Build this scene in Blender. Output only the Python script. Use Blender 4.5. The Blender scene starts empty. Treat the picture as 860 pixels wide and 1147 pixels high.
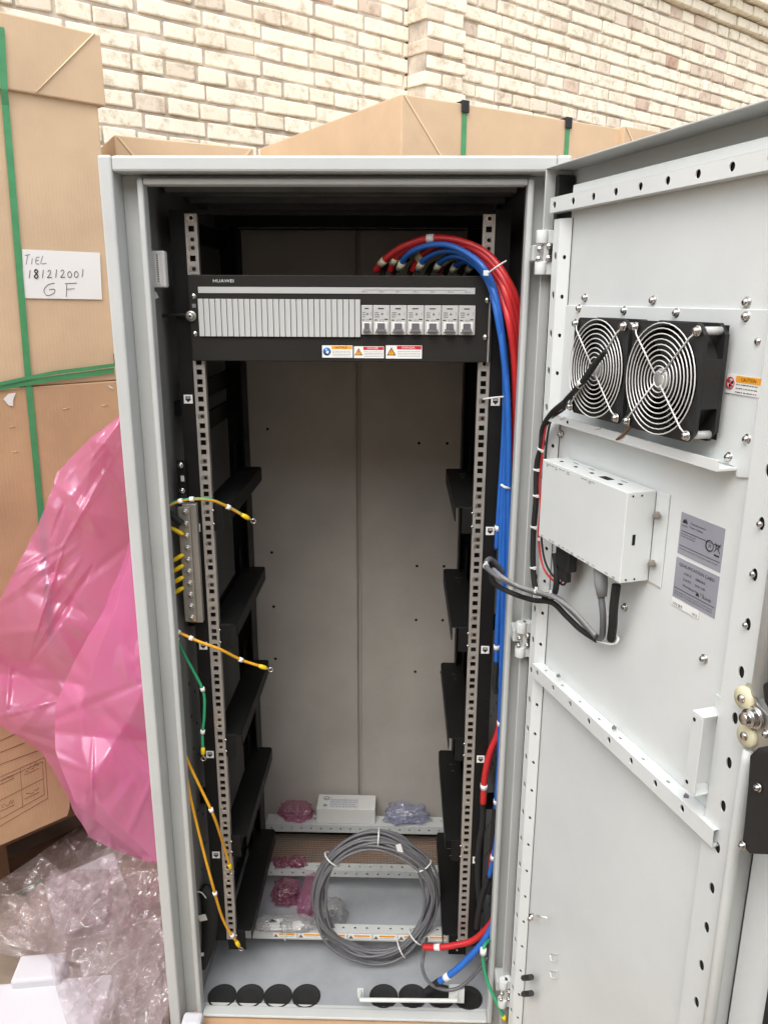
import bpy, math, random
import numpy as np
from mathutils import Vector, Matrix, noise
random.seed(7)
S = bpy.context.scene
COL = S.collection
# ------------------------------------------------------------------ camera, sky, sun, exposure
CAM = (0.10114692, -1.30032347, -0.12415203); YAW, PITCH, ROLL, FPX = 0.02285634, 0.26659098, 0.00434337, 882.12764
LIFT = 1.65                       # everything is measured from the rack top, then lifted so the ground is z = 0
def cam_axes():
    f = np.array([-math.sin(YAW)*math.cos(PITCH), math.cos(YAW)*math.cos(PITCH), -math.sin(PITCH)])
    r = np.array([math.cos(YAW), math.sin(YAW), 0.]); u = np.cross(r, f)
    return r*math.cos(ROLL)+u*math.sin(ROLL), -r*math.sin(ROLL)+u*math.cos(ROLL), f
CR, CU, CF = cam_axes()
cd = bpy.data.cameras.new('camera'); cam = bpy.data.objects.new('camera', cd); COL.objects.link(cam)
cam.matrix_world = Matrix(((CR[0], CU[0], -CF[0], CAM[0]), (CR[1], CU[1], -CF[1], CAM[1]), (CR[2], CU[2], -CF[2], CAM[2]+LIFT), (0, 0, 0, 1)))
cd.sensor_fit = 'VERTICAL'; cd.sensor_height = 24.0; cd.lens = FPX/1147*24.0; cd.clip_start = 0.02; cd.clip_end = 500
S.camera = cam
SUN_EL, SUN_AZ = math.radians(55), math.radians(198)      # azimuth clockwise from +Y
w = bpy.data.worlds.new('World'); S.world = w; w.use_nodes = True
wn = w.node_tree.nodes; wl = w.node_tree.links; bgn = wn['Background']
sky = wn.new('ShaderNodeTexSky'); sky.sky_type = 'NISHITA'; sky.sun_disc = False
sky.sun_elevation = SUN_EL; sky.sun_rotation = SUN_AZ; sky.air_density = 1.0; sky.dust_density = 4.0; sky.ozone_density = 1.0
hs = wn.new('ShaderNodeHueSaturation'); hs.inputs['Saturation'].default_value = 0.30
wl.new(sky.outputs[0], hs.inputs['Color']); wl.new(hs.outputs[0], bgn.inputs['Color']); bgn.inputs['Strength'].default_value = 0.15
sd = bpy.data.lights.new('sun', 'SUN'); sun = bpy.data.objects.new('sun', sd); COL.objects.link(sun)
sd.energy = 0.5; sd.angle = math.radians(100); sd.color = (1.0, .97, .93)
dv = Vector((math.sin(SUN_AZ)*math.cos(SUN_EL), math.cos(SUN_AZ)*math.cos(SUN_EL), math.sin(SUN_EL)))
sun.rotation_euler = dv.to_track_quat('Z', 'Y').to_euler(); sun.location = (0, -2, 6)
S.view_settings.view_transform = 'Standard'; S.view_settings.look = 'None'; S.view_settings.gamma = 1
S.view_settings.use_curve_mapping = False; S.view_settings.exposure = 1.17
S.render.engine = 'CYCLES'; S.cycles.use_denoising = True; S.cycles.max_bounces = 8; S.cycles.transparent_max_bounces = 16
S.cycles.sample_clamp_indirect = 6.0
try: S.cycles.denoiser = 'OPENIMAGEDENOISE'
except Exception: pass

# ------------------------------------------------------------------ measuring helpers
def ray(u, v):
    return (u-430)/FPX*CR - (v-573.5)/FPX*CU + CF
C0 = np.array(CAM)
def pt(u, v, axis, val):
    d = ray(u, v); return C0+(val-C0[axis])/d[axis]*d
def py(u, v, y): return pt(u, v, 1, y)
def pz(u, v, z): return pt(u, v, 2, z)
def px_(u, v, x): return pt(u, v, 0, x)
X_, Y_, Z_ = np.array([1., 0, 0]), np.array([0, 1., 0]), np.array([0, 0, 1.])
DA = math.radians(18.4)                                # the door stands open, this far past square
DO = np.array([.296, -.115, 0.]); DT = np.array([math.sin(DA), -math.cos(DA), 0.]); DN = np.array([-math.cos(DA), -math.sin(DA), 0.])
def D(s, n, z): return DO+s*DT+n*DN+np.array([0, 0, z])
def dp(u, v, n=0.):
    d = ray(u, v); k = (n-(C0-DO)@DN)/(d@DN); return C0+k*d
def dsz(u, v, n=0.):
    X = dp(u, v, n); return float((X-DO)@DT), float(X[2])
class VPlane:                                          # an upright plane through p0, heading ang from +Y
    def __init__(s, p0, ang):
        a = math.radians(ang); s.p0 = np.array(p0, float); s.t = np.array([math.sin(a), math.cos(a), 0]); s.n = np.array([math.cos(a), -math.sin(a), 0])
    def hit(s, u, v, off=0.):
        d = ray(u, v); k = ((s.p0+s.n*off-C0)@s.n)/(d@s.n); return C0+k*d
    def at(s, a, z, off=0.):
        q = s.p0+s.t*a+s.n*off; return np.array([q[0], q[1], z])

# ------------------------------------------------------------------ materials
def lin(c): return tuple((x/12.92 if x <= .04045 else ((x+.055)/1.055)**2.4) for x in c)
def mat(name, col, rough=.5, metal=0., bump=0., bscale=200., var=0., vscale=8., trans=0., spec=.5, coat=0., sub=0.):
    m = bpy.data.materials.new(name); m.use_nodes = True; nt = m.node_tree; b = nt.nodes['Principled BSDF']
    b.inputs['Base Color'].default_value = (*col, 1); b.inputs['Roughness'].default_value = rough; b.inputs['Metallic'].default_value = metal
    b.inputs['Specular IOR Level'].default_value = spec; b.inputs['Coat Weight'].default_value = coat
    if trans: b.inputs['Transmission Weight'].default_value = trans
    tc = nt.nodes.new('ShaderNodeTexCoord')
    if var:
        n = nt.nodes.new('ShaderNodeTexNoise'); n.inputs['Scale'].default_value = vscale; n.inputs['Detail'].default_value = 6; n.inputs['Roughness'].default_value = .62
        r = nt.nodes.new('ShaderNodeValToRGB'); r.color_ramp.elements[0].position = .3; r.color_ramp.elements[1].position = .72
        r.color_ramp.elements[0].color = (*[c*(1-var) for c in col], 1); r.color_ramp.elements[1].color = (*[min(1, c*(1+var*.6)) for c in col], 1)
        nt.links.new(tc.outputs['Object'], n.inputs['Vector']); nt.links.new(n.outputs['Fac'], r.inputs['Fac']); nt.links.new(r.outputs['Color'], b.inputs['Base Color'])
        mr = nt.nodes.new('ShaderNodeMapRange'); mr.inputs['To Min'].default_value = max(.05, rough-.1); mr.inputs['To Max'].default_value = min(1, rough+.12)
        nt.links.new(n.outputs['Fac'], mr.inputs['Value']); nt.links.new(mr.outputs[0], b.inputs['Roughness'])
    if bump:
        n = nt.nodes.new('ShaderNodeTexNoise'); n.inputs['Scale'].default_value = bscale; n.inputs['Detail'].default_value = 3
        bm = nt.nodes.new('ShaderNodeBump'); bm.inputs['Strength'].default_value = bump; bm.inputs['Distance'].default_value = .001
        nt.links.new(tc.outputs['Object'], n.inputs['Vector']); nt.links.new(n.outputs['Fac'], bm.inputs['Height']); nt.links.new(bm.outputs[0], b.inputs['Normal'])
    return m
M = {}
M['paint'] = mat('grey_powder_coat', (.525, .545, .535), .42, bump=.2, bscale=700, var=.10, vscale=4)
M['paint_in'] = mat('grey_powder_coat_shaded', (.45, .425, .385), .5, bump=.2, bscale=700, var=.16, vscale=5)  # cabinet grey again, with the inside shade put into its colour
M['floor_grey'] = mat('grey_floor_plate', (.34, .36, .38), .5, bump=.2, bscale=700, var=.16, vscale=9)
M['panel_white'] = mat('white_powder_coat', (.68, .71, .70), .40, bump=.2, bscale=700, var=.08, vscale=3.5)
M['ceiling_grey'] = mat('dark_ceiling_grey', (.20, .20, .19), .85, bump=.6, bscale=260, var=.3, vscale=10)  # dark mottled grey of the ceiling panel
M['black'] = mat('black_rack_paint', (.009, .009, .009), .5, spec=.22, bump=.15, bscale=700, var=.25, vscale=14)
M['matt_black'] = mat('matt_black_plastic', (.014, .014, .014), .55, bump=.2, bscale=500)
M['subrack'] = mat('charcoal_panel', (.016, .0145, .013), .55, spec=.3, bump=.2, bscale=900, var=.15, vscale=8)
M['zinc'] = mat('zinc_plated_steel', (.50, .48, .45), .38, metal=.65, var=.14, vscale=30)
M['steel'] = mat('bright_steel', (.62, .60, .57), .22, metal=1.)
M['chrome'] = mat('guard_wire_steel', (.80, .80, .78), .3, metal=.25)
M['dark'] = mat('hole_shade', (.004, .004, .004), .9)  # near-black that paints the shade inside holes, on discs and backings
M['rubber'] = mat('black_rubber', (.012, .012, .012), .75, bump=.3, bscale=400)
M['red'] = mat('red_cable', (.55, .022, .024), .38, var=.1, vscale=40, coat=.15)
M['blue'] = mat('blue_cable', (.018, .13, .50), .38, var=.1, vscale=40, coat=.15)
M['yellow'] = mat('yellow_wire', (.72, .36, .02), .42, var=.12, vscale=60)
M['green'] = mat('green_wire', (.03, .33, .15), .42)
M['lug_yellow'] = mat('yellow_lug_sleeve', (.78, .55, .01), .4)
M['grey_cable'] = mat('grey_cable', (.13, .13, .14), .42, var=.12, vscale=40, coat=.1)
M['grey_pl'] = mat('grey_plastic', (.24, .245, .25), .5)
M['toggle'] = mat('toggle_grey', (.13, .13, .135), .45)
M['side'] = mat('shaded_side_panel', (.20, .205, .20), .6, bump=.2, bscale=600, var=.12, vscale=5)  # same inside grey, made darker so the shade is in the colour
M['lgrey_pl'] = mat('light_grey_plastic', (.52, .53, .52), .42, var=.03)
M['breaker'] = mat('breaker_plastic', (.50, .50, .485), .42)
M['tie'] = mat('white_nylon', (.72, .72, .70), .4)
M['white'] = mat('white_label', (.80, .80, .78), .55)
M['ink'] = mat('black_ink', (.015, .015, .015), .6)
M['greyink'] = mat('grey_ink', (.18, .18, .19), .6)
M['orange'] = mat('orange_print', (.82, .36, .02), .5)
M['redprint'] = mat('red_print', (.55, .02, .03), .5)
M['blueprint'] = mat('blue_print', (.02, .14, .42), .5)
M['silverlabel'] = mat('silver_label', (.33, .34, .39), .36, metal=.15, var=.03)
M['card'] = mat('cardboard', (.62, .45, .29), .82, bump=.25, bscale=140, var=.12, vscale=4)
M['card2'] = mat('cardboard_lower', (.53, .34, .195), .82, bump=.25, bscale=140, var=.15, vscale=5)
M['cardline'] = mat('cardboard_crease', (.74, .57, .38), .85)
M['print'] = mat('brown_print', (.14, .055, .035), .8)
M['strap'] = mat('green_strap', (.07, .30, .125), .35, var=.15, vscale=30)
M['foam'] = mat('white_foam', (.56, .56, .59), .9, bump=.5, bscale=300)
M['wood'] = mat('pallet_wood', (.20, .115, .065), .8, bump=.4, bscale=60, var=.35, vscale=12)  # darkened to stand for the shade under the carton
M['cream'] = mat('cream_nylon', (.72, .68, .47), .45)
M['copper'] = mat('copper_mesh', (.42, .24, .16), .5, metal=.3)
M['pvc'] = mat('white_box_card', (.66, .66, .64), .6, bump=.2, bscale=300, var=.04)
M['terminal'] = mat('tinned_busbar', (.42, .40, .36), .4, metal=.6, var=.15, vscale=30)

def dent(m, wave=True):
    nt = m.node_tree; b = nt.nodes['Principled BSDF']; old = b.inputs['Normal'].links[0].from_node; tc = nt.nodes.new('ShaderNodeTexCoord')
    n = nt.nodes.new('ShaderNodeTexNoise'); n.inputs['Scale'].default_value = 5; n.inputs['Detail'].default_value = 3; b2 = nt.nodes.new('ShaderNodeBump'); b2.inputs['Strength'].default_value = .55; b2.inputs['Distance'].default_value = .012
    nt.links.new(tc.outputs['Object'], n.inputs['Vector']); nt.links.new(n.outputs['Fac'], b2.inputs['Height']); nt.links.new(b2.outputs[0], old.inputs['Normal'])
    if wave:
        v = nt.nodes.new('ShaderNodeVectorMath'); v.operation = 'MULTIPLY'; v.inputs[1].default_value = (1, 1, 0); w_ = nt.nodes.new('ShaderNodeTexWave'); w_.bands_direction = 'DIAGONAL'; w_.inputs['Scale'].default_value = 55; w_.inputs['Distortion'].default_value = .6
        b3 = nt.nodes.new('ShaderNodeBump'); b3.inputs['Strength'].default_value = .10; b3.inputs['Distance'].default_value = .001
        nt.links.new(tc.outputs['Object'], v.inputs[0]); nt.links.new(v.outputs[0], w_.inputs['Vector']); nt.links.new(w_.outputs['Fac'], b3.inputs['Height']); nt.links.new(b3.outputs[0], b2.inputs['Normal'])
dent(M['card']); dent(M['card2'])
def film(name, tint, diff, gloss_r, clear, trans_col=None, bump=.6, bs=25., gl=.05):
    m = bpy.data.materials.new(name); m.use_nodes = True; nt = m.node_tree; nt.nodes.remove(nt.nodes['Principled BSDF'])
    out = nt.nodes['Material Output']; N_ = nt.nodes.new; L = nt.links.new
    d = N_('ShaderNodeBsdfDiffuse'); d.inputs['Color'].default_value = (*diff, 1)
    t = N_('ShaderNodeBsdfTranslucent'); t.inputs['Color'].default_value = (*(trans_col or diff), 1)
    tr = N_('ShaderNodeBsdfTransparent'); tr.inputs['Color'].default_value = (*tint, 1)
    g = N_('ShaderNodeBsdfGlossy'); g.inputs['Roughness'].default_value = gloss_r; g.inputs['Color'].default_value = (1, 1, 1, 1)
    tc = N_('ShaderNodeTexCoord'); n = N_('ShaderNodeTexNoise'); n.inputs['Scale'].default_value = bs; n.inputs['Detail'].default_value = 4; n.inputs['Distortion'].default_value = 1.2
    b = N_('ShaderNodeBump'); b.inputs['Strength'].default_value = bump; b.inputs['Distance'].default_value = .01
    L(tc.outputs['Object'], n.inputs['Vector']); L(n.outputs['Fac'], b.inputs['Height'])
    for s in (d, g): L(b.outputs[0], s.inputs['Normal'])
    m1 = N_('ShaderNodeMixShader'); m1.inputs[0].default_value = .5; L(d.outputs[0], m1.inputs[1]); L(t.outputs[0], m1.inputs[2])
    m2 = N_('ShaderNodeMixShader'); m2.inputs[0].default_value = clear; L(m1.outputs[0], m2.inputs[1]); L(tr.outputs[0], m2.inputs[2])
    fr = N_('ShaderNodeMath'); fr.operation = 'MULTIPLY_ADD'; lw = N_('ShaderNodeLayerWeight'); lw.inputs['Blend'].default_value = .25; L(lw.outputs['Facing'], fr.inputs[0]); fr.inputs[1].default_value = .35; fr.inputs[2].default_value = gl
    m3 = N_('ShaderNodeMixShader'); L(fr.outputs[0], m3.inputs[0]); L(m2.outputs[0], m3.inputs[1]); L(g.outputs[0], m3.inputs[2])
    L(m3.outputs[0], out.inputs['Surface']); return m
M['pinkfilm'] = film('pink_film', (1, .45, .74), (.86, .29, .56), .19, .36, (.97, .33, .62), bump=.05, bs=14, gl=.065)
M['clearfilm'] = film('clear_stretch_film', (.985, .955, .965), (.82, .74, .77), .12, .76, bump=.12, bs=18, gl=.12)
M['pinkbag'] = film('pink_bag', (1, .74, .86), (.66, .30, .44), .12, .74, bump=.4, bs=90)
M['bluebag'] = film('blue_bag', (.90, .92, 1), (.50, .52, .68), .12, .62, bump=.4, bs=90)
M['clearbag'] = film('clear_bag', (.97, .97, .97), (.6, .6, .6), .08, .72, bump=.4, bs=80)
M['redscrews'] = mat('red_screw_heap', (.22, .03, .05), .3, metal=.5, bump=1., bscale=120, var=.6, vscale=70)

# ------------------------------------------------------------------ mesh builder
def nrm(v): v = np.array(v, float); return v/np.linalg.norm(v)
class MB:
    def __init__(s): s.v = []; s.f = []; s.mi = []; s.sm = []; s.mats = []
    def _m(s, m):
        if m not in s.mats: s.mats.append(m)
        return s.mats.index(m)
    def add(s, vs, fs, m='paint', smooth=False):
        o = len(s.v); s.v += [tuple(map(float, q)) for q in vs]; k = s._m(m)
        for f in fs: s.f.append([o+i for i in f]); s.mi.append(k); s.sm.append(smooth)
        return s
    def bx(s, c, sz, m='paint', ax=(X_, Y_, Z_)):
        c = np.array(c, float); vs = []
        for i in (-.5, .5):
            for j in (-.5, .5):
                for k in (-.5, .5): vs.append(c+ax[0]*sz[0]*i+ax[1]*sz[1]*j+ax[2]*sz[2]*k)
        return s.add(vs, [(0, 1, 3, 2), (4, 6, 7, 5), (0, 4, 5, 1), (2, 3, 7, 6), (0, 2, 6, 4), (1, 5, 7, 3)], m)
    def b(s, x0, x1, y0, y1, z0, z1, m='paint'):
        return s.bx(((x0+x1)/2, (y0+y1)/2, (z0+z1)/2), (abs(x1-x0), abs(y1-y0), abs(z1-z0)), m)
    def d(s, s0, s1, n0, n1, z0, z1, m='panel_white'):       # a box in door coordinates
        return s.bx(D((s0+s1)/2, (n0+n1)/2, (z0+z1)/2), (abs(s1-s0), abs(n1-n0), abs(z1-z0)), m, (DT, DN, Z_))
    def prism(s, poly, N, th, m='paint', smooth=False):      # poly: 3d points on a plane, pushed th along N
        N = nrm(N)*th; n = len(poly); vs = [np.array(p, float) for p in poly]; vs += [p+N for p in vs]
        return s.add(vs, [list(range(n))[::-1], list(range(n, 2*n))]+[(i, (i+1) % n, n+(i+1) % n, n+i) for i in range(n)], m, smooth)
    def tube(s, P, r, m='black', seg=8, closed=False, curve=True, sub=6, flat=None):
        P = [np.array(p, float) for p in P]
        if curve and len(P) > 2: P = spline(P, sub, closed)
        n = len(P); R = r if hasattr(r, '__len__') else [r]*n
        if len(R) != n: R = list(np.interp(np.linspace(0, 1, n), np.linspace(0, 1, len(R)), R))
        T = [nrm(P[(i+1) % n]-P[i-1]) if closed else nrm(P[min(i+1, n-1)]-P[max(i-1, 0)]) for i in range(n)]
        a = np.cross(T[0], Z_); a = np.cross(T[0], X_) if np.linalg.norm(a) < .1 else a; a = nrm(a); vs = []
        for i in range(n):
            a = nrm(a-T[i]*(a@T[i])); c = np.cross(T[i], a)
            for k in range(seg):
                t = 2*math.pi*k/seg; vs.append(P[i]+R[i]*(a*math.cos(t)+c*math.sin(t)*(flat or 1)))
        fs = [(i*seg+k, i*seg+(k+1) % seg, ((i+1) % n)*seg+(k+1) % seg, ((i+1) % n)*seg+k) for i in range(n if closed else n-1) for k in range(seg)]
        s.add(vs, fs, m, True)
        if not closed:
            o = len(s.v)-n*seg; k = s._m(m)
            for f in (list(range(seg))[::-1], [(n-1)*seg+q for q in range(seg)]): s.f.append([o+q for q in f]); s.mi.append(k); s.sm.append(False)
        return s
    def cyl(s, p0, p1, r0, m='black', r1=None, seg=16): return s.tube([p0, p1], [r0, r1 if r1 is not None else r0], m, seg, curve=False)
    def lathe(s, o, axis, prof, m='steel', seg=16, closed_ends=True):   # prof: [(height, radius)]
        o = np.array(o, float); A = nrm(axis); a = np.cross(A, Z_); a = np.cross(A, X_) if np.linalg.norm(a) < .1 else a; a = nrm(a); c = np.cross(A, a)
        vs = [o+A*h+r*(a*math.cos(2*math.pi*k/seg)+c*math.sin(2*math.pi*k/seg)) for h, r in prof for k in range(seg)]; n = len(prof)
        fs = [(i*seg+k, i*seg+(k+1) % seg, (i+1)*seg+(k+1) % seg, (i+1)*seg+k) for i in range(n-1) for k in range(seg)]
        fs += [list(range(seg))[::-1], [(n-1)*seg+q for q in range(seg)]]
        return s.add(vs, fs, m, True)
    def bolt(s, o, N, r=.004, m='steel', washer=True):
        if washer: s.lathe(o, N, [(0, r*1.25), (r*.18, r*1.25), (r*.3, r*1.15)], m, 14)
        s.lathe(np.array(o)+nrm(N)*r*.3, N, [(0, r*.92), (r*.35, r*.92), (r*.75, r*.72), (r*.95, r*.35)], m, 12)
        s.lathe(np.array(o)+nrm(N)*r*1.22, N, [(0, r*.3), (r*.06, r*.28)], 'dark', 6); return s
    def strip(s, o, U, V, N, L, W, holes, th=.0015, m='zinc', seg=12):  # holes: [(u, v, ru, rv, 'r'|'s')], one per cell along U
        o = np.array(o, float); U, V, N = nrm(U), nrm(V), nrm(N); hs_ = sorted(holes); cuts = [0.]+[(hs_[i][0]+hs_[i+1][0])/2 for i in range(len(hs_)-1)]+[L]
        for i, (hu, hv, ru, rv, kind) in enumerate(hs_):
            a, b_ = cuts[i], cuts[i+1]; n = 4 if kind == 's' else 16; inn = []; out = []
            for k in range(n):
                t = 2*math.pi*(k+(.5 if kind == 's' else 0))/n
                if kind == 's': c, q = (1 if math.cos(t) > 0 else -1), (1 if math.sin(t) > 0 else -1); inn.append((hu+ru*c, hv+rv*q)); out.append((b_ if c > 0 else a, W if q > 0 else 0.))
                else:
                    c, q = math.cos(t), math.sin(t); inn.append((hu+ru*c, hv+rv*q)); z_ = max(abs(c), abs(q)); c2, q2 = c/z_, q/z_
                    out.append((hu+(b_-hu)*c2 if c2 > 0 else hu+(hu-a)*c2, hv+(W-hv)*q2 if q2 > 0 else hv+hv*q2))
            vs = [o+U*x+V*y for x, y in inn]+[o+U*x+V*y for x, y in out]+[o+U*x+V*y-N*th for x, y in inn]
            s.add(vs, [(k, (k+1) % n, n+(k+1) % n, n+k) for k in range(n)], m)
            s.add(vs, [(k, 2*n+k, 2*n+(k+1) % n, (k+1) % n) for k in range(n)], m)
        return s
    def text(s, body, o, U, V, h, m='ink', align='LEFT', width=None, th=.0004):
        vs, fs = glyphs(body); xs = [q[0] for q in vs]; x0, x1 = min(xs), max(xs); sx = h/.72; ww = (x1-x0)*sx
        kx = (width/ww if width else 1.); U, V = nrm(U), nrm(V); N = np.cross(U, V); off = {'LEFT': 0, 'CENTER': -.5, 'RIGHT': -1}[align]*(width or ww)
        return s.add([np.array(o, float)+U*((q[0]-x0)*sx*kx+off)+V*q[1]*sx+N*th for q in vs], fs, m)
    def build(s, name, parent=None, label=None, bevel=0., origin=None, **kw):
        V = np.array(s.v); lo, hi = V.min(0), V.max(0)
        o = np.array(origin) if origin is not None else np.array([(lo[0]+hi[0])/2, (lo[1]+hi[1])/2, lo[2]])
        me = bpy.data.meshes.new(name); me.from_pydata([tuple(q) for q in V-o], [], s.f)
        for k in s.mats: me.materials.append(M[k])
        me.polygons.foreach_set('material_index', s.mi); me.polygons.foreach_set('use_smooth', s.sm); me.validate(); me.update()
        ob = bpy.data.objects.new(name, me); COL.objects.link(ob); place(ob, o, parent)
        if label: ob['label'] = label
        for k, q in kw.items(): ob[k] = q
        if bevel:
            b = ob.modifiers.new('bevel', 'BEVEL'); b.width = bevel; b.segments = 2; b.limit_method = 'ANGLE'; b.angle_limit = math.radians(50)
        return ob
WP = {}
def place(ob, o, parent):
    WP[ob.name] = np.array(o, float)
    if parent is not None: ob.parent = parent; ob.location = tuple(np.array(o)-WP[parent.name])
    else: ob.location = tuple(o)
def thing(name, label, cat, loc, group=None):
    o = bpy.data.objects.new(name, None); COL.objects.link(o); o.empty_display_size = .05; place(o, loc, None)
    o['label'] = label; o['category'] = cat
    if group: o['group'] = group
    return o
def spline(P, sub=6, closed=False):
    n = len(P); out = []
    for i in range(n if closed else n-1):
        p0, p1, p2, p3 = (P[(i-1) % n], P[i], P[(i+1) % n], P[(i+2) % n]) if closed else (P[max(i-1, 0)], P[i], P[i+1], P[min(i+2, n-1)])
        for k in range(sub):
            t = k/sub; out.append(.5*((2*p1)+(-p0+p2)*t+(2*p0-5*p1+4*p2-p3)*t*t+(-p0+3*p1-3*p2+p3)*t**3))
    if not closed: out.append(P[-1])
    return out
GC = {}
def glyphs(body):
    if body not in GC:
        c = bpy.data.curves.new('t', 'FONT'); c.body = body; c.resolution_u = 2; ob = bpy.data.objects.new('t', c); COL.objects.link(ob)
        dg = bpy.context.evaluated_depsgraph_get(); me = bpy.data.meshes.new_from_object(ob.evaluated_get(dg))
        GC[body] = ([(v.co.x, v.co.y) for v in me.vertices], [list(p.vertices) for p in me.polygons])
        bpy.data.objects.remove(ob); bpy.data.curves.remove(c); bpy.data.meshes.remove(me)
    return GC[body]
def scribble(mb, o, U, V, w, n=1, dh=.002, r=.0003, m='greyink', seedv=0):   # lines of print too small to read
    rr = random.Random(seedv); N = np.cross(nrm(U), nrm(V))
    for i in range(n):
        x = 0.
        while x < w-.001:
            l = min(rr.uniform(.0012, .005), w-x); mb.bx(np.array(o)+nrm(U)*(x+l/2)-nrm(V)*i*dh+N*.0003, (l, r*2, .0002), m, (nrm(U), nrm(V), N)); x += l+rr.uniform(.0006, .0014)

# ================================================================== ground
def ground():
    g = 120; xs = np.concatenate([[-60, -20, -8], np.linspace(-3, 4, 60), [9, 20, 60]]); ys = np.concatenate([[-60, -20, -8], np.linspace(-4, 4, 60), [9, 20, 60]])
    vs = [(x, y, -LIFT+(noise.noise(Vector((x*1.3, y*1.3, 0)))*.012 if abs(x) < 5 and abs(y) < 5 else 0)) for y in ys for x in xs]; n = len(xs)
    fs = [(j*n+i, j*n+i+1, (j+1)*n+i+1, (j+1)*n+i) for j in range(len(ys)-1) for i in range(n-1)]
    m = MB(); m.add(vs, fs, 'ground', True); o = m.build('ground', origin=(0, 0, -LIFT), kind='structure'); return o
gm = mat('ground', (.36, .29, .22), .95, bump=1., bscale=45, var=.45, vscale=3.5); M['ground'] = gm
ground()

# ================================================================== brick wall (real bricks, cross bond of stretcher and header courses)
def brick_material():
    m = bpy.data.materials.new('cream_brick'); m.use_nodes = True; nt = m.node_tree; b = nt.nodes['Principled BSDF']; b.inputs['Roughness'].default_value = .9
    at = nt.nodes.new('ShaderNodeAttribute'); at.attribute_name = 'tone'
    r = nt.nodes.new('ShaderNodeValToRGB'); e = r.color_ramp.elements; e[0].position = 0; e[0].color = (.52, .36, .27, 1); e[1].position = 1; e[1].color = (.86, .81, .68, 1)
    for p, c in ((.06, (.66, .54, .44)), (.22, (.64, .54, .44)), (.42, (.74, .67, .55)), (.7, (.82, .77, .63))): q = e.new(p); q.color = (*c, 1)
    tc = nt.nodes.new('ShaderNodeTexCoord'); n = nt.nodes.new('ShaderNodeTexNoise'); n.inputs['Scale'].default_value = 15; n.inputs['Detail'].default_value = 9; n.inputs['Roughness'].default_value = .78
    mx = nt.nodes.new('ShaderNodeMix'); mx.data_type = 'RGBA'; mx.blend_type = 'MULTIPLY'; mx.inputs['Factor'].default_value = .85
    r2 = nt.nodes.new('ShaderNodeValToRGB'); r2.color_ramp.elements[0].position = .32; r2.color_ramp.elements[0].color = (.50, .43, .36, 1); r2.color_ramp.elements[1].position = .50; r2.color_ramp.elements[1].color = (1, 1, 1, 1)
    bm = nt.nodes.new('ShaderNodeBump'); bm.inputs['Strength'].default_value = .7; bm.inputs['Distance'].default_value = .006
    L = nt.links.new; L(at.outputs['Fac'], r.inputs['Fac']); L(tc.outputs['Object'], n.inputs['Vector']); L(n.outputs['Fac'], r2.inputs['Fac']); L(r.outputs['Color'], mx.inputs[6]); L(r2.outputs['Color'], mx.inputs[7]); L(mx.outputs[2], b.inputs['Base Color']); L(n.outputs['Fac'], bm.inputs['Height']); L(bm.outputs[0], b.inputs['Normal'])
    return m
M['brick'] = brick_material()
M['render'] = mat('grey_render', (.50, .44, .38), .9, bump=.6, bscale=40, var=.25, vscale=3)
M['mortar'] = mat('mortar', (.56, .49, .41), .95, bump=1., bscale=60, var=.5, vscale=9)
WALL = VPlane((0, 2.5, 0), 50)
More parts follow.
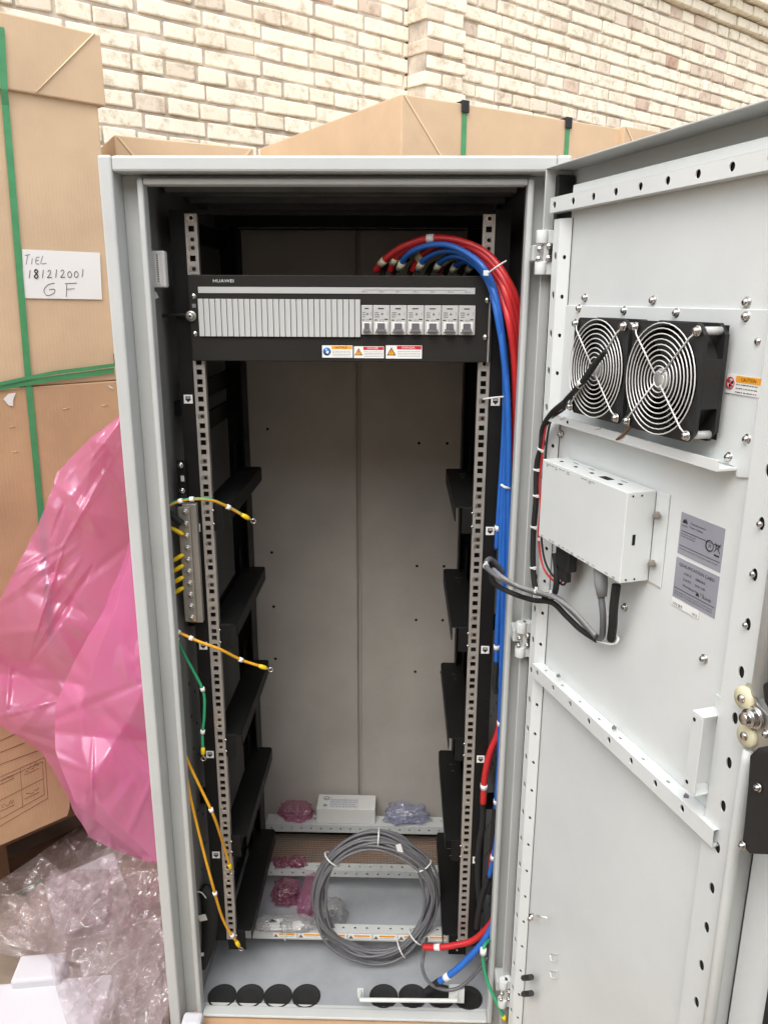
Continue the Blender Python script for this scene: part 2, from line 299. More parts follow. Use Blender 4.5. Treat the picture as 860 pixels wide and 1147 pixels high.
def wall():
    rr = random.Random(3); root = thing('brick_wall', 'cream brick wall with a pilaster and a corbelled top behind the cartons', 'wall', WALL.at(.5, -LIFT))
    H = .063; z0 = WALL.hit(222, 51)[2]-.063*30; a0 = float((WALL.hit(155, 37)-WALL.p0)@WALL.t)
    pa, pb = float((WALL.hit(455, 60)-WALL.p0)@WALL.t), float((WALL.hit(523, 60, .12)-WALL.p0)@WALL.t)
    z0 -= H*math.ceil((z0+LIFT)/H)
    def bricks(mb, tones, A, B, off, za, zb, ax=WALL.t, N=WALL.n, base=None, depth=.10, phase=None):
        k = 0; z = z0
        while z < zb:
            if z+H > za:
                st = (round((z-z0)/H) % 2 == ROWP); L = .25 if st else .125; a = (a0 if phase is None else phase)-(0 if st else .031)
                a -= L*math.ceil((a-A)/L)+L
                while a < B:
                    x0, x1 = max(a, A)+.005, min(a+L, B)-.005
                    if x1-x0 > .02:
                        j = lambda q=.0034: rr.uniform(-q, q); dz = .0055; vs = []
                        of = off+rr.uniform(-.006, .004)
                        for e in (x0+j(), x1+j()):
                            for d_ in (of-depth, of+j(.001)):
                                for zz in (z+dz+j(), z+H-dz+j()):
                                    vs.append((base if base is not None else WALL.p0)+ax*e+N*d_+np.array([0, 0, zz-(base[2] if base is not None else 0)]))
                        mb.add(vs, [(0, 1, 3, 2), (4, 6, 7, 5), (0, 4, 5, 1), (2, 3, 7, 6), (0, 2, 6, 4), (1, 5, 7, 3)], 'brick')
                        t = rr.random(); t = (.75+.25*rr.random()) if st and t < .85 else (.25+.75*t if t > .12 else t*2); tones += [min(1, max(0, t))]*8
                    a += L
            z += H
    def finish(mb, tones, name, bev=.0055):
        o = mb.build(name, root, bevel=bev); at = o.data.attributes.new('tone', 'FLOAT', 'POINT'); at.data.foreach_set('value', tones); return o
    top = 2.25
    m, t = MB(), []; bricks(m, t, -3.2, pa+.02, 0, -LIFT, top); finish(m, t, 'brick_face')
    m, t = MB(), []; bricks(m, t, pb-.01, 6.2, .075, -LIFT, top); finish(m, t, 'brick_face')
    m, t = MB(), []; bricks(m, t, pa, pb, .12, -LIFT, top, depth=.12)
    finish(m, t, 'pilaster', .0050)
    # corbel: three courses stepping out towards the top right
    m, t = MB(), []
    kk = math.ceil((1.46-z0)/H)
    for i, of in enumerate((.11, .15, .20, .20, .24, .24, .24, .24, .24, .24)):
        bricks(m, t, pb+.3, 6.2, of, z0+(kk+i)*H+.01, z0+(kk+i)*H+.02, depth=.26)
    if m.v: finish(m, t, 'corbel')
    m = MB()
    m.bx(WALL.at((-3.2+pa)/2, (top-LIFT)/2, -.12)+Z_*0, (pa+3.2, .222, top+LIFT), 'mortar', (WALL.t, WALL.n, Z_))
    m.bx(WALL.at((pa+pb)/2, (top-LIFT)/2, -.012), (pb-pa-.030, .242, top+LIFT-.004), 'mortar', (WALL.t, WALL.n, Z_))
    m.bx(WALL.at((pb+6.2)/2, (top-LIFT)/2, -.05), (6.2-pb, .228, top+LIFT-.008), 'mortar', (WALL.t, WALL.n, Z_))
    m.build('mortar_core', root)
ROWP = 0
wall()
yw = thing('added_shade_wall', 'unseen rendered wall added behind the camera to block low light', 'wall', (0, -3.6, -LIFT))  # added out of view: blocks low sky, bounces some warm light
m = MB(); m.b(-7, 7, -3.9, -3.6, -LIFT, 1.5, 'render'); m.build('wall_face', yw); m = MB(); m.b(-7.05, 7.05, -3.95, -3.55, 1.501, 1.58, 'render'); m.build('coping', yw, bevel=.01)

# ================================================================== cartons
def carton(p0, ang, L, depth, ztop, zbot, label, group=None, cat='carton', lid=.13, notch=False, seam=True, straps=(), protect=True, crease=True):
    P = VPlane(p0, ang); B = -P.n; root = thing('cardboard_carton', label, cat, P.at(L/2, zbot, -depth/2), group)
    m = MB(); m.bx(P.at(L/2, (zbot+ztop)/2-.01, -depth/2), (L-.016, depth-.016, ztop-zbot-.02), 'card', (P.t, P.n, Z_)); m.build('body', root, bevel=.003)
    m = MB(); m.bx(P.at(L/2, ztop-lid/2, -depth/2), (L, depth, lid), 'card', (P.t, P.n, Z_)); m.build('lid', root, bevel=.003)
    if crease:
        for (a, sgn) in ((0, 1), (L, -1)):
            m = MB()
            q = [P.at(a+sgn*.006, ztop-.004, .0012), P.at(a+sgn*.012, ztop-.004, .0012), P.at(a+sgn*(lid*.92), ztop-lid+.003, .0012), P.at(a+sgn*(lid*.92-.006), ztop-lid+.003, .0012)]
            m.prism(q, P.n, .0012, 'cardline'); m.build('fold_crease', root)
    for a in straps:
        m = MB(); m.bx(P.at(a, (ztop+zbot)/2+.001, .003), (.016, .0012, ztop-zbot), 'strap', (P.t, P.n, Z_)); m.bx(P.at(a, ztop+.0015, -depth/2), (.016, depth+.006, .0012), 'strap', (P.t, P.n, Z_)); m.build('strap', root)
        if protect:
            m = MB(); m.bx(P.at(a, ztop-.008, .006), (.026, .005, .032), 'matt_black', (P.t, P.n, Z_)); m.bx(P.at(a, ztop+.004, -.012), (.026, .04, .004), 'matt_black', (P.t, P.n, Z_)); m.build('corner_guard', root, bevel=.0022)
    return root, P
# the tall strapped carton at the left
def left_carton():
    p0 = pz(76, 914, -1.4); F = VPlane(p0, 45); q = lambda u, v, o=0.: F.hit(u, v, o)
    s = lambda u, v: float((F.hit(u, v)-F.p0)@F.t)
    sR = s(113, 150); sL = sR-.75; zt = float(q(60, 28)[2]); zlid = float(q(60, 110)[2]); zseam = float(q(60, 431)[2]); dep = .8; zb = float(p0[2])
    root = thing('cardboard_carton', 'tall brown carton at left with green straps and a handwritten white label', 'carton', F.at((sL+sR)/2, zb, -dep/2), 'strapped cartons round the cabinet')
    m = MB(); m.bx(F.at((sL+sR)/2, (zseam+zt)/2-.02, -dep/2), (sR-sL, dep, zt-zseam-.04), 'card', (F.t, F.n, Z_)); m.build('body', root, bevel=.004)
    sN = s(76, 914)
    poly = [F.at(sL, zb), F.at(sN, zb), F.at(sN+.008, zb+.02), F.at(sN+.012, zb+.045), F.at(sR, zb+.05), F.at(sR, zseam-.001), F.at(sL, zseam-.001)]
    m = MB(); m.prism([p+F.n*.002 for p in poly], -F.n, dep-.004, 'card2'); m.build('lower_tray', root, bevel=.003)
    m = MB(); zc = (zt+zlid)/2
    m.bx(F.at((sL+sR)/2+.004, zc, -dep/2), (sR-sL+.02, dep+.018, zt-zlid), 'card', (F.t, F.n, Z_)); m.build('lid', root, bevel=.003)
    m = MB(); n1 = .0105
    a, b_ = q(106, 37, n1), q(41, 103, n1)
    m.tube([a, b_], .0016, 'cardline', 6, curve=False); m.build('fold_crease', root)
    # straps
    m = MB(); pts = [q(u, v, .0125 if v < 108 else .004) for u, v in ((1, 30), (5, 100))]+[q(u, v, .004) for u, v in ((6.5, 118), (13.5, 200), (32.5, 430), (41, 520), (46, 575), (58, 720))]
    def ribbon(mb, P_, w, n, mm): 
        vs = []; 
        for i, p in enumerate(P_):
            t = nrm(P_[min(i+1, len(P_)-1)]-P_[max(i-1, 0)]); c = np.cross(t, n); vs += [p-c*w/2, p+c*w/2, p-c*w/2+n*.0009, p+c*w/2+n*.0009]
        fs = []
        for i in range(len(P_)-1): o = 4*i; fs += [(o+2, o+3, o+7, o+6), (o, o+4, o+5, o+1), (o, o+2, o+6, o+4), (o+1, o+5, o+7, o+3)]
        mb.add(vs, fs, mm)
    ribbon(m, pts, .014, F.n, 'strap'); m.build('strap', root)
    m = MB(); ribbon(m, [q(u, v, .006) for u, v in ((-560, 514), (-160, 455), (0, 434), (60, 424), (128, 415))], .012, F.n, 'strap'); m.build('strap', root)
    m = MB(); ribbon(m, [q(u, v, .0085) for u, v in ((-560, 509), (-160, 450), (0, 430), (60, 417.5), (128, 409))], .008, F.n, 'strap'); m.build('strap', root)
    m = MB(); m.bx(F.at(sR-.004, q(123, 403)[2], .004), (.022, .006, .03), 'matt_black', (F.t, F.n, Z_)); m.build('corner_guard', root, bevel=.005)
    # handwritten label
    m = MB(); m.prism([q(u, v, .0025) for u, v in ((25, 279), (27, 334), (114.5, 335.5), (112, 283))], F.n, .0006, 'white')
    hand = {'T': [[(0, 1), (.9, 1.1)], [(.5, 1.05), (.2, 0)]], 'I': [[(.4, .7), (.3, 0)]], 'E': [[(.8, .8), (.25, .75), (.15, .1), (.8, .05)], [(.2, .42), (.7, .45)]], 'L': [[(.5, .95), (.15, .1), (1.2, .12)]],
            '1': [[(.5, 1), (.35, 0)]], '8': [[(.7, .85), (.4, 1), (.2, .78), (.5, .52), (.75, .25), (.45, 0), (.15, .2), (.45, .5), (.75, .8)]], '2': [[(.1, .75), (.4, .95), (.65, .7), (.3, .25), (.05, 0), (.85, .05)]],
            '0': [[(.5, .75), (.15, .5), (.25, .05), (.65, .02), (.85, .4), (.5, .75)]], 'G': [[(.9, 1), (.4, .85), (.1, .4), (.35, 0), (.85, .2), (.9, .5), (.5, .48)]], 'F': [[(.2, .95), (1.1, 1)], [(.35, .9), (.3, -.1)], [(.3, .5), (.9, .55)]]}
    def write(txt, u, v, w, h, adv, rad, dv=0.):
        for i, ch in enumerate(txt):
            if ch in hand:
                for st in hand[ch]: m.tube([q(u+i*adv+x*w, v+i*dv-y*h, .0034) for x, y in st], rad, 'ink', 5, sub=4)
    write('TIEL', 28.5, 296, 6, 10, 5.6, .00045); write('181212001', 31, 311.5, 6.2, 9, 7.4, .0007, -.15); write('8', 37.8, 311.8, 7, 10, 7, .0013); write('GF', 48, 331, 15, 14, 22, .0006)
    m.build('handwritten_label', root)
    # staples and torn paper
    for u, v in ((14, 478), (18, 506), (75, 457.5), (96, 500), (118, 454)): MB().tube([q(u-4, v+.6, .003), q(u+3, v-.6, .003)], .0006, 'cardline', 5, curve=False).build('staple', root)
    m = MB(); m.prism([q(u, v, .004) for u, v in ((4, 447), (10, 441), (18, 440), (15, 448), (15, 455), (10, 454))], F.n, .0006, 'white'); m.build('paper_scrap', root); m = MB(); m.prism([q(u, v, .004) for u, v in ((121, 431), (126, 434), (127, 436), (123, 434))], F.n, .0006, 'white'); m.build('paper_scrap', root)
    # printed handling marks on the tray
    m = MB(); ln = lambda u0, v0, u1, v1, r=.0011: m.tube([q(u0, v0, .0022), q(u1, v1, .0022)], r, 'print', 4, curve=False, flat=.4)
    for v0, v1, u1 in ((830, 822, 18), (841.5, 832, 28), (854, 841, 42)): ln(-40, v0+17, u1, v1)
    for a in ((-40, 888, 51, 848), (-40, 949, 54, 894), (51, 848, 54, 894), (-40, 893, 48, 853), (48, 853, 50, 890), (-40, 940, 50, 890), (-40, 917, 49, 872), (23, 861, 26, 905), (-4, 872, 0, 915)): ln(*a, r=.0008)
    for (u, v) in ((8, 872), (36, 861), (8, 902), (36, 888)):
        for k in range(5): ln(u-7+k*3, v+4-k*1.2-random.random()*5, u-4+k*3, v+3-k*1.2-random.random()*7, .0009)
        ln(u-8, v+7, u+8, v-.5, .0009)
    m.build('handling_print', root)
    return root, F
LC, LF = left_carton()
m = MB()   # pallet under it
_p = VPlane(LF.p0-LF.n*.12, 45); _s = float((LF.hit(113, 150)-LF.p0)@LF.t)
pr = thing('wooden_pallet', 'wooden pallet, darkened for shade, under the tall strapped carton at left', 'pallet', _p.at(_s-.4, -LIFT, -.4))
for k in range(3): MB().bx(_p.at(_s-.40, -1.45+.0, -.06-.34*k), (.74, .1, .10), 'wood', (_p.t, _p.n, Z_)).build('bearer', pr)
for k in range(3): MB().bx(_p.at(_s-.40, -1.52-.11, -.06-.34*k), (.74, .1, .035), 'wood', (_p.t, _p.n, Z_)).build('runner', pr)
for k in range(3):
    for j in range(3): MB().bx(_p.at(_s-.72+.32*j, -1.557, -.06-.34*k), (.09, .09, .112), 'wood', (_p.t, _p.n, Z_)).build('block', pr)

pB = py(450, 105, 1.0)
_B = VPlane(pB, 57); sB = [float((_B.hit(u, 140)-pB)@_B.t) for u in (519, 635)]
carton(pB, 57, 1.18, .95, float(pB[2]), -LIFT, 'large brown carton behind the cabinet with two pale straps over its lid', 'strapped cartons round the cabinet', lid=.165, straps=sB)
pCc = py(128, 151, .80)
carton(pCc, 60, .36, .5, float(pCc[2]), -LIFT, 'low brown carton showing between the tall left carton and the cabinet top', 'strapped cartons round the cabinet', lid=.12)
PD = VPlane(pB, 57); eD = PD.at(1.24, 0, .02); pDd = None
_d = ray(699, 141); _k = ((eD-C0)@PD.n)/(_d@PD.n); pDd = C0+_k*_d
carton(pDd, 57, .8, .9, float(pDd[2]), -LIFT, 'brown carton farthest right in the row, partly hidden by the open door', 'strapped cartons round the cabinet', lid=.165, straps=(.42,))

# ================================================================== the cabinet
CAB = thing('equipment_cabinet', 'tall light grey steel equipment cabinet standing open with its door swung right', 'cabinet', (0, .24, -1.53))
OW, LW = .334, .2865; ZT, ZB = .068, -1.53; YF, YL = -.105, -.086; YB = .56
LT, LB = .040, -1.482; W2 = .0092                      # lip outer top/bottom, lip width
m = MB()
m.b(-OW, -OW+.020, YF, YB, ZB, ZT, 'paint'); m.b(OW-.020, OW, YF, YB, ZB, ZT, 'paint')
m.b(-OW+.020, OW-.020, YF+.0005, YB-.001, ZT-.022, ZT-.0005, 'paint'); m.b(-OW+.02, OW-.02, YB-.02, YB-.0015, ZB+.001, ZT-.022, 'paint')
m.build('shell', CAB, bevel=.0035)
m = MB()                                                # gutter round the opening
gy0, gy1 = -.064, -.052
m.b(-OW+.020, -LW+.001, gy0, gy1, ZB+.01, ZT-.022, 'paint'); m.b(LW-.001, OW-.020, gy0, gy1, ZB+.01, ZT-.022, 'paint')
m.b(-LW+.001, LW-.001, gy0, gy1, LT-.001, ZT-.022, 'paint'); m.b(-LW+.001, LW-.001, gy0, gy1, ZB+.01, LB+.001, 'paint')
m.build('gutter', CAB, bevel=.001)
m = MB()                                                # folded lip of the opening
for a, b_, c, d_ in ((-LW, -LW+W2, LB, LT), (LW-W2, LW, LB, LT), (-LW+W2, LW-W2, LT-W2, LT), (-LW+W2, LW-W2, LB, LB+.006)):
    m.b(a, b_, YL, -.062, c, d_, 'paint')
m.build('opening_lip', CAB, bevel=.003)
m = MB(); m.tube([(-LW+.004, YL-.004, LT-.004), (LW-.004, YL-.004, LT-.004)], .0012, 'rubber', 6, curve=False)
iw = .296
def HOLES(m, x, N):
    for i in range(7):
        for j in range(16):
            if (i+j) % 2 == 0: m.lathe((x, .02+.035*i, -.82-.034*j), N, [(0, .0036), (.0004, .0034)], 'dark', 8)
m = MB(); m.b(-iw, -iw+.006, -.05, .5, -1.487, .058, 'side'); HOLES(m, -iw+.006, X_); m.build('side_panel', CAB, 'left inner side panel with rows of small holes')
m = MB(); m.b(iw-.006, iw, -.05, .5, -1.487, .058, 'side'); HOLES(m, iw-.006, -X_); m.build('side_panel', CAB, 'right inner side panel with rows of small holes')
m = MB(); m.b(-iw+.006, iw-.006, -.05, .5, .046, .058, 'ceiling_grey')
for k, (y0, h) in enumerate(((.02, .012), (.09, .010), (.17, .012), (.30, .01))): m.b(-iw+.02, iw-.02, y0, y0+.03, .046-h, .046, 'ceiling_grey')
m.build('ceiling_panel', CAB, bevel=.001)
m = MB(); m.b(-iw+.006, -.0035, .50, .512, -1.487, .046, 'paint_in'); m.b(.0035, iw-.006, .50, .512, -1.487, .046, 'paint_in'); m.b(-.0035, .0035, .507, .512, -1.487, .046, 'paint_in')
m.b(-.0065, -.0035, .494, .5, -1.487, .046, 'paint_in'); m.b(.0035, .0065, .496, .5, -1.487, .046, 'paint_in')
for z in (-.42, -.72, -.86, -1.0):
    for x in (-.21, .14, .205): m.lathe((x, .5, z-.03*(x > 0)), -Y_, [(0, .004), (.0015, .003)], 'dark', 10)
m.build('back_panel', CAB, bevel=.001)
FZ = -1.483
m = MB(); m.b(-iw+.006, iw-.006, -.0745, .335, FZ-.004, FZ, 'floor_grey'); m.b(-iw+.006, -.23, .335, .5, FZ-.004, FZ, 'floor_grey'); m.b(.23, iw-.006, .335, .5, FZ-.004, FZ, 'floor_grey')
m.b(-.23, .23, .475, .5, FZ-.004, FZ, 'floor_grey'); m.build('floor_panel', CAB, bevel=.001)
m = MB(); m.b(-.23, .23, .335, .475, FZ-.02, FZ-.012, 'copper')
for i in range(56):
    x = -.228+i*.00826; m.b(x, x+.0016, .336, .474, FZ-.010, FZ-.0085, 'terminal')
for j in range(17):
    y = .337+j*.0083; m.b(-.2295, .2295, y, y+.0016, FZ-.0084, FZ-.0069, 'terminal')
m.build('floor_grille', CAB)
for u in (249, 280, 311.5, 343, 429.5, 462, 493.5, 524):
    c = pz(u, 1116 if u < 500 else 1118, FZ); m = MB(); m.lathe((c[0], c[1]-.001, FZ), Z_, [(0, .0285), (.0025, .0285), (.0032, .026), (.0018, .0245), (.0018, .012), (.0018, .001)], 'rubber', 32); m.build('cable_entry_grommet', CAB)
# grey handle bar across the front of the floor
hb0, hb1 = py(403, 1120, -.07), py(512, 1121, -.07)
m = MB(); m.tube([hb0+Y_*.02, hb0, hb1, hb1+Y_*.02], .004, 'panel_white', 10, curve=False); m.bx(hb0+Y_*.022-Z_*.006, (.012, .010, .014), 'panel_white'); m.bx(hb1+Y_*.022-Z_*.006, (.03, .012, .034), 'panel_white'); m.build('stay_bar', CAB, bevel=.0015)
# lifted screws in the gutter corner
m = MB(); m.bolt(py(125, 190, -.066)+Z_*-.004, -Y_, .003); m.build('screw', CAB)

# hinges between the right rim and the door
for hz in (-.068, -.672, -1.385):
    c = py(*[(606, 283), (583, 716), (563, 1112)][[-.068, -.672, -1.385].index(hz)], -.125); h = None
    m = MB(); m.bx(c+np.array([.004, .030, 0]), (.03, .034, .022), 'paint'); h = m.build('hinge', CAB, bevel=.002)
    for dz in (.021, -.021):
        k = MB(); k.cyl(c+Z_*(dz-.009), c+Z_*(dz+.009), .0085, 'panel_white'); k.bx(c+np.array([.010, .004, dz]), (.016, .014, .018), 'panel_white'); k.build('knuckle', h, bevel=.001)
    k = MB(); k.bx(c+np.array([.006, .0, 0]), (.008, .008, .03), 'lgrey_pl'); k.build('leaf', h, bevel=.001)
    for dz, dx in ((.008, .010), (-.008, .010), (.004, -.003), (-.009, -.004)): MB().bolt(c+np.array([dx, -.005, dz]), -Y_, .0034).build('hinge_screw', h)

# ------------------------------------------------------------------ door (a part of the cabinet), sub-parts in door coordinates
DE = bpy.data.objects.new('door', None); COL.objects.link(DE); DE.empty_display_size = .05; place(DE, D(.3, -.02, -1.5), CAB)
DL = .612; SK = -.046
m = MB()
m.d(.0, DL, SK, SK+.0035, -1.50, .050, 'paint')                                   # outer skin
m.d(.0, .0025, SK+.0035, .0, -1.50, .0475, 'paint'); m.d(DL-.0025, DL, SK+.0035, .0, -1.50, .0475, 'paint')
m.d(.0, DL, SK+.0035, .0, .0475, .050, 'paint'); m.d(.0, DL, SK+.0035, .0, -1.502, -1.50, 'paint')
m.d(.0026, .008, -.0024, .0, -1.498, .0474, 'paint') if False else None
m.build('door_shell', DE, bevel=.0012)
m = MB(); m.d(.0045, .014, -.040, -.0135, -1.49, .04, 'rubber'); m.d(.5505, .566, -.030, -.0165, -1.49, .035, 'rubber'); m.build('gasket', DE, bevel=.002)
m = MB(); m.d(.0145, .0195, -.0105, -.0, -1.49, .0465, 'panel_white')
# inner panel
NP = -.016
m = MB(); m.d(.0500, .447, NP-.004, NP, -1.48, .022, 'panel_white'); m.d(.5, .55, NP-.012, NP-.008, -1.48, .03, 'panel_white'); m.build('inner_panel', DE, bevel=.0015)
# hinge-side stiffener with two rows of holes
zz = [-.068-.0525*k for k in range(27)]; H1 = [z for z in zz if z > -1.47]
m = MB(); zT = -.020; zBm = -1.478
m.strip(D(.028, -.004, zBm), Z_, DT, DN, zT-zBm, .014, [(z-zBm, .0065, .0056, .0034, 'r') for z in [-.0685-.0525*k for k in range(27)]], .0015, 'panel_white')
SL = nrm(.016*DT-.010*DN)
m.strip(D(.042, -.004, zBm), Z_, SL, nrm(np.cross(SL, Z_))*(1 if np.cross(SL, Z_)@DN > 0 else -1), zT-zBm, .0189, [(z-zBm-.002, .010, .0030, .0026, 'r') for z in [-.0685-.0525*k for k in range(27)]], .0015, 'panel_white')
m.d(.026, .028, -.03, -.004, zBm, zT, 'panel_white'); m.d(.0281, .0405, -.0066, -.0058, zBm, zT, 'dark'); m.bx(D(.0495, -.0125, (zBm+zT)/2), (.016, .001, zT-zBm), 'dark', (SL, nrm(np.cross(SL, Z_)), Z_)); m.build('hinge_side_stiffener', DE)  # dark backings paint the shade behind the stiffener holes
m = MB()
for u, v in ((629, 309), (620, 434), (600, 778), (592, 941), (585, 1038), (582, 1113)): p = dp(u, v, -.011); m.lathe(p, nrm(DN+.5*DT), [(0, .0050), (.0012, .0045)], 'dark', 12)
m.build('drain_plug', DE)
# latch-side stiffener
hz_ = [-.334-.0525*k for k in range(-6, 22)]; hz_ = [z for z in hz_ if -1.46 < z < -.02]
m = MB(); m.strip(D(.449, -.004, -1.478), Z_, DT, DN, 1.46, .042, [(z+1.478, .022, .0068, .0042, 'r') for z in hz_], .0015, 'panel_white'); m.d(.447, .449, -.02, -.004, -1.478, -.018, 'panel_white'); m.d(.491, .493, -.030, -.004, -1.478, -.018, 'panel_white'); m.d(.4495, .4905, -.0075, -.0065, -1.478, -.018, 'dark'); m.build('latch_side_stiffener', DE)  # dark sheet behind the strip stands for shade in its holes
# top rail with big holes
s0, s1 = .021, .50
m = MB(); m.strip(D(s0, .001, -.010), DT, Z_, DN, s1-s0, .0165, [(s-s0, .008, .0042, .0046, 'r') for s in [.033+.0495*k for k in range(10)]], .0015, 'panel_white', seg=16)
m.d(s0, s1, -.014, .001, .0066, .0082, 'panel_white'); m.d(s0, s1, -.014, .001, -.0115, -.010, 'panel_white'); m.d(s0, s1, -.0035, -.0025, -.0098, .0064, 'dark'); m.build('top_rail', DE)  # dark backing makes the rail holes look shaded
# middle bar, hollow, with holes
s0, s1 = .050, .470
m = MB(); m.strip(D(s0, .0025, -.6985), DT, Z_, DN, s1-s0, .0195, [(s-s0, .0105, .0036, .0046, 'r') for s in [.066+.0502*k for k in range(8)]], .002, 'panel_white', seg=16)
m.strip(D(s0, NP+.0005, -.679), DT, DN, Z_, s1-s0, .018, [(s-s0, .0095, .0032, .0020, 'r') for s in [.078+.0502*k for k in range(7)]], .002, 'panel_white', seg=16)
m.d(s0, s1, NP+.0005, .0025, -.7005, -.6985, 'panel_white'); m.d(s0+.003, s1-.02, -.0035, -.0025, -.698, -.681, 'dark'); m.d(s1-.021, s1-.020, NP+.001, .0, -.698, -.6805, 'greyink'); m.d(s0, s0+.001, NP+.0005, .0024, -.6984, -.6792, 'panel_white'); m.build('middle_bar', DE)  # dark backing and grey end plate paint the shade inside the bar
m = MB()
for u, v in ((625, 757), (687, 815), (767, 891)):
    p = dp(u, v, -.008); m.prism([p, p+DT*.006, p+DT*.003+DN*.005], Z_, .004, 'greyink')
m.build('bar_clip', DE)
# fan mounting plate with folded bottom edge
a0 = dsz(632, 341, NP)[0]; zt, zb = -.134, -.290
poly = [D(s_, NP+.0005, z_) for s_, z_ in ((.052, zt), (.438, zt), (.442, -.296), (.420, -.300), (.414, zb), (.052, zb))]
m = MB(); m.prism(poly, DN, .0025, 'panel_white'); m.build('fan_plate', DE, bevel=.001)
m = MB(); m.d(.058, .420, NP+.003, .012, zb-.0025, zb, 'panel_white'); m.d(.058, .420, .010, .012, zb, zb+.009, 'panel_white')
for s_ in (.125, .25): m.lathe(D(s_, .0125, zb+.004), DN, [(0, .0022), (.0004, .002)], 'dark', 10)
for s_ in (.110, .2): m.tube([D(s_-.006, .013, zb+.006), D(s_+.006, .013, zb+.009)], .0012, 'tie', 6, curve=False)
m.build('plate_fold', DE, bevel=.0008)
# bolts seen all over the inside of the door
BOLTS = [(655.5, 333.5), (731.5, 336.5), (836.5, 338.5), (836, 354.5), (851, 382.5), (758, 350.5), (699.5, 348), (649, 345.5), (837, 492), (816.5, 512), (628, 486), (843, 561), (700, 680), (820.5, 723.5), (788.5, 738)]
for u, v in BOLTS: MB().bolt(dp(u, v, NP+.002 if 340 < v < 520 and u < 850 else NP), DN, .0045).build('door_bolt', DE)
for u, v in ((852, 587), (844, 643), (836, 700)): MB().bolt(dp(u, v, -.003), DN, .0036, washer=False).build('door_bolt', DE)
# pull handle: bent strap
hs0, hz0 = dsz(812, 797, NP); hs1, hz1 = dsz(800, 885, NP)
m = MB(); s0 = .447
hp = lambda s_, n_, z_: D(s_, n_, z_)
zt, zb = -.555, -.650
for z_, sg in ((zt, 1), (zb, -1)):
    m.d(.4285, .4465, NP, NP+.002, z_, z_+sg*.016, 'panel_white'); m.d(.4285, .4465, NP+.002, .014, z_-.001, z_+.001, 'panel_white')
m.d(.4285, .4465, .012, .014, zb+.001, zt-.001, 'panel_white'); m.build('pull_handle', DE, bevel=.0008)
m = MB(); m.lathe(D(.4335, .0142, zt-.008), DN, [(0, .0024), (.0003, .002)], 'dark', 10); m.lathe(D(.4335, .0142, zb+.010), DN, [(0, .0024), (.0003, .002)], 'dark', 10); m.build('handle_hole', DE)
# lock rods, rollers, lock case
m = MB(); m.tube([D(.502, .004, -.560), D(.502, .004, -.575), D(.502, .004, -.60), D(.502, .004, -1.45)], [.0045, .0058, .0066, .0066], 'panel_white', 14, curve=False); m.build('lock_rod', DE)
m = MB(); m.tube([D(.502, .0, -.50), D(.502, .0, .01)], [.0080, .0080], 'panel_white', 14, curve=False); m.build('lock_rod', DE)
for u, v in ((832.5, 782), (835.5, 824)):
    p = dp(u, v, .008); m = MB(); m.lathe(p-DN*.004, DN, [(0, .0118), (.0035, .0122), (.006, .0115), (.0062, .004)], 'cream', 24); m.lathe(p+DN*.002, DN, [(0, .0045), (.002, .0045), (.0035, .003)], 'steel', 14); m.build('roller', DE)
P8 = lambda pts, n: [dp(u, v, n) for u, v in pts]
m = MB(); m.prism(P8([(838, 764), (846, 768), (850, 788), (862, 800), (890, 810), (890, 846), (862, 848), (843, 838), (836, 812), (833, 790)], .002), DN, .003, 'zinc')
p = dp(846, 803, .006); m.lathe(p, DN, [(0, .012), (.003, .012), (.0035, .0095), (.010, .0095), (.011, .006), (.016, .006), (.0165, .002)], 'steel', 24); m.build('latch_plate', DE, bevel=.001)
m = MB(); m.prism(P8([(838, 846), (846, 838), (900, 852), (900, 985), (862, 958), (838, 957), (829, 946), (831, 930), (836, 880)], .0325), -DN, .026, 'matt_black')
m.prism(P8([(852, 766), (862, 762), (900, 772), (900, 806), (862, 800), (854, 786)], .0265), -DN, .020, 'matt_black')
m.build('lock_case', DE, bevel=.003)
for u, v in ((849, 882), (831.5, 947), (858, 822)): MB().bolt(dp(u, v, .0335), DN, .0036).build('lock_screw', DE)
# bits low on the panel
m = MB(); p = dp(597, 1027, -.006); m.tube([p-DT*.004, p+DT*.004+DN*.010], .0035, 'steel', 10, curve=False); m.lathe(p, nrm(DN-.5*DT), [(0, .006), (.003, .006), (.008, .0035)], 'steel', 14); m.tube([dp(602, 1026, .0), dp(612, 1028, .0)], .0016, 'tie', 6, curve=False); m.build('earth_stud', DE)
for v in (1095, 1113):
    m = MB(); m.tube([dp(586, v+.5, -.002), dp(595, v-.5, .0)], .0048, 'matt_black', 10, curve=False); m.build('rubber_stop', DE)
for v in (1073, 1092):
    m = MB(); c = [dp(u, vv, NP+.005) for u, vv in ((616, v-4), (624, v-4.5), (622, v+4), (617, v+3))]; m.tube(c+[c[0]], .0009, 'white', 6, curve=False); m.build('cable_clip', DE)
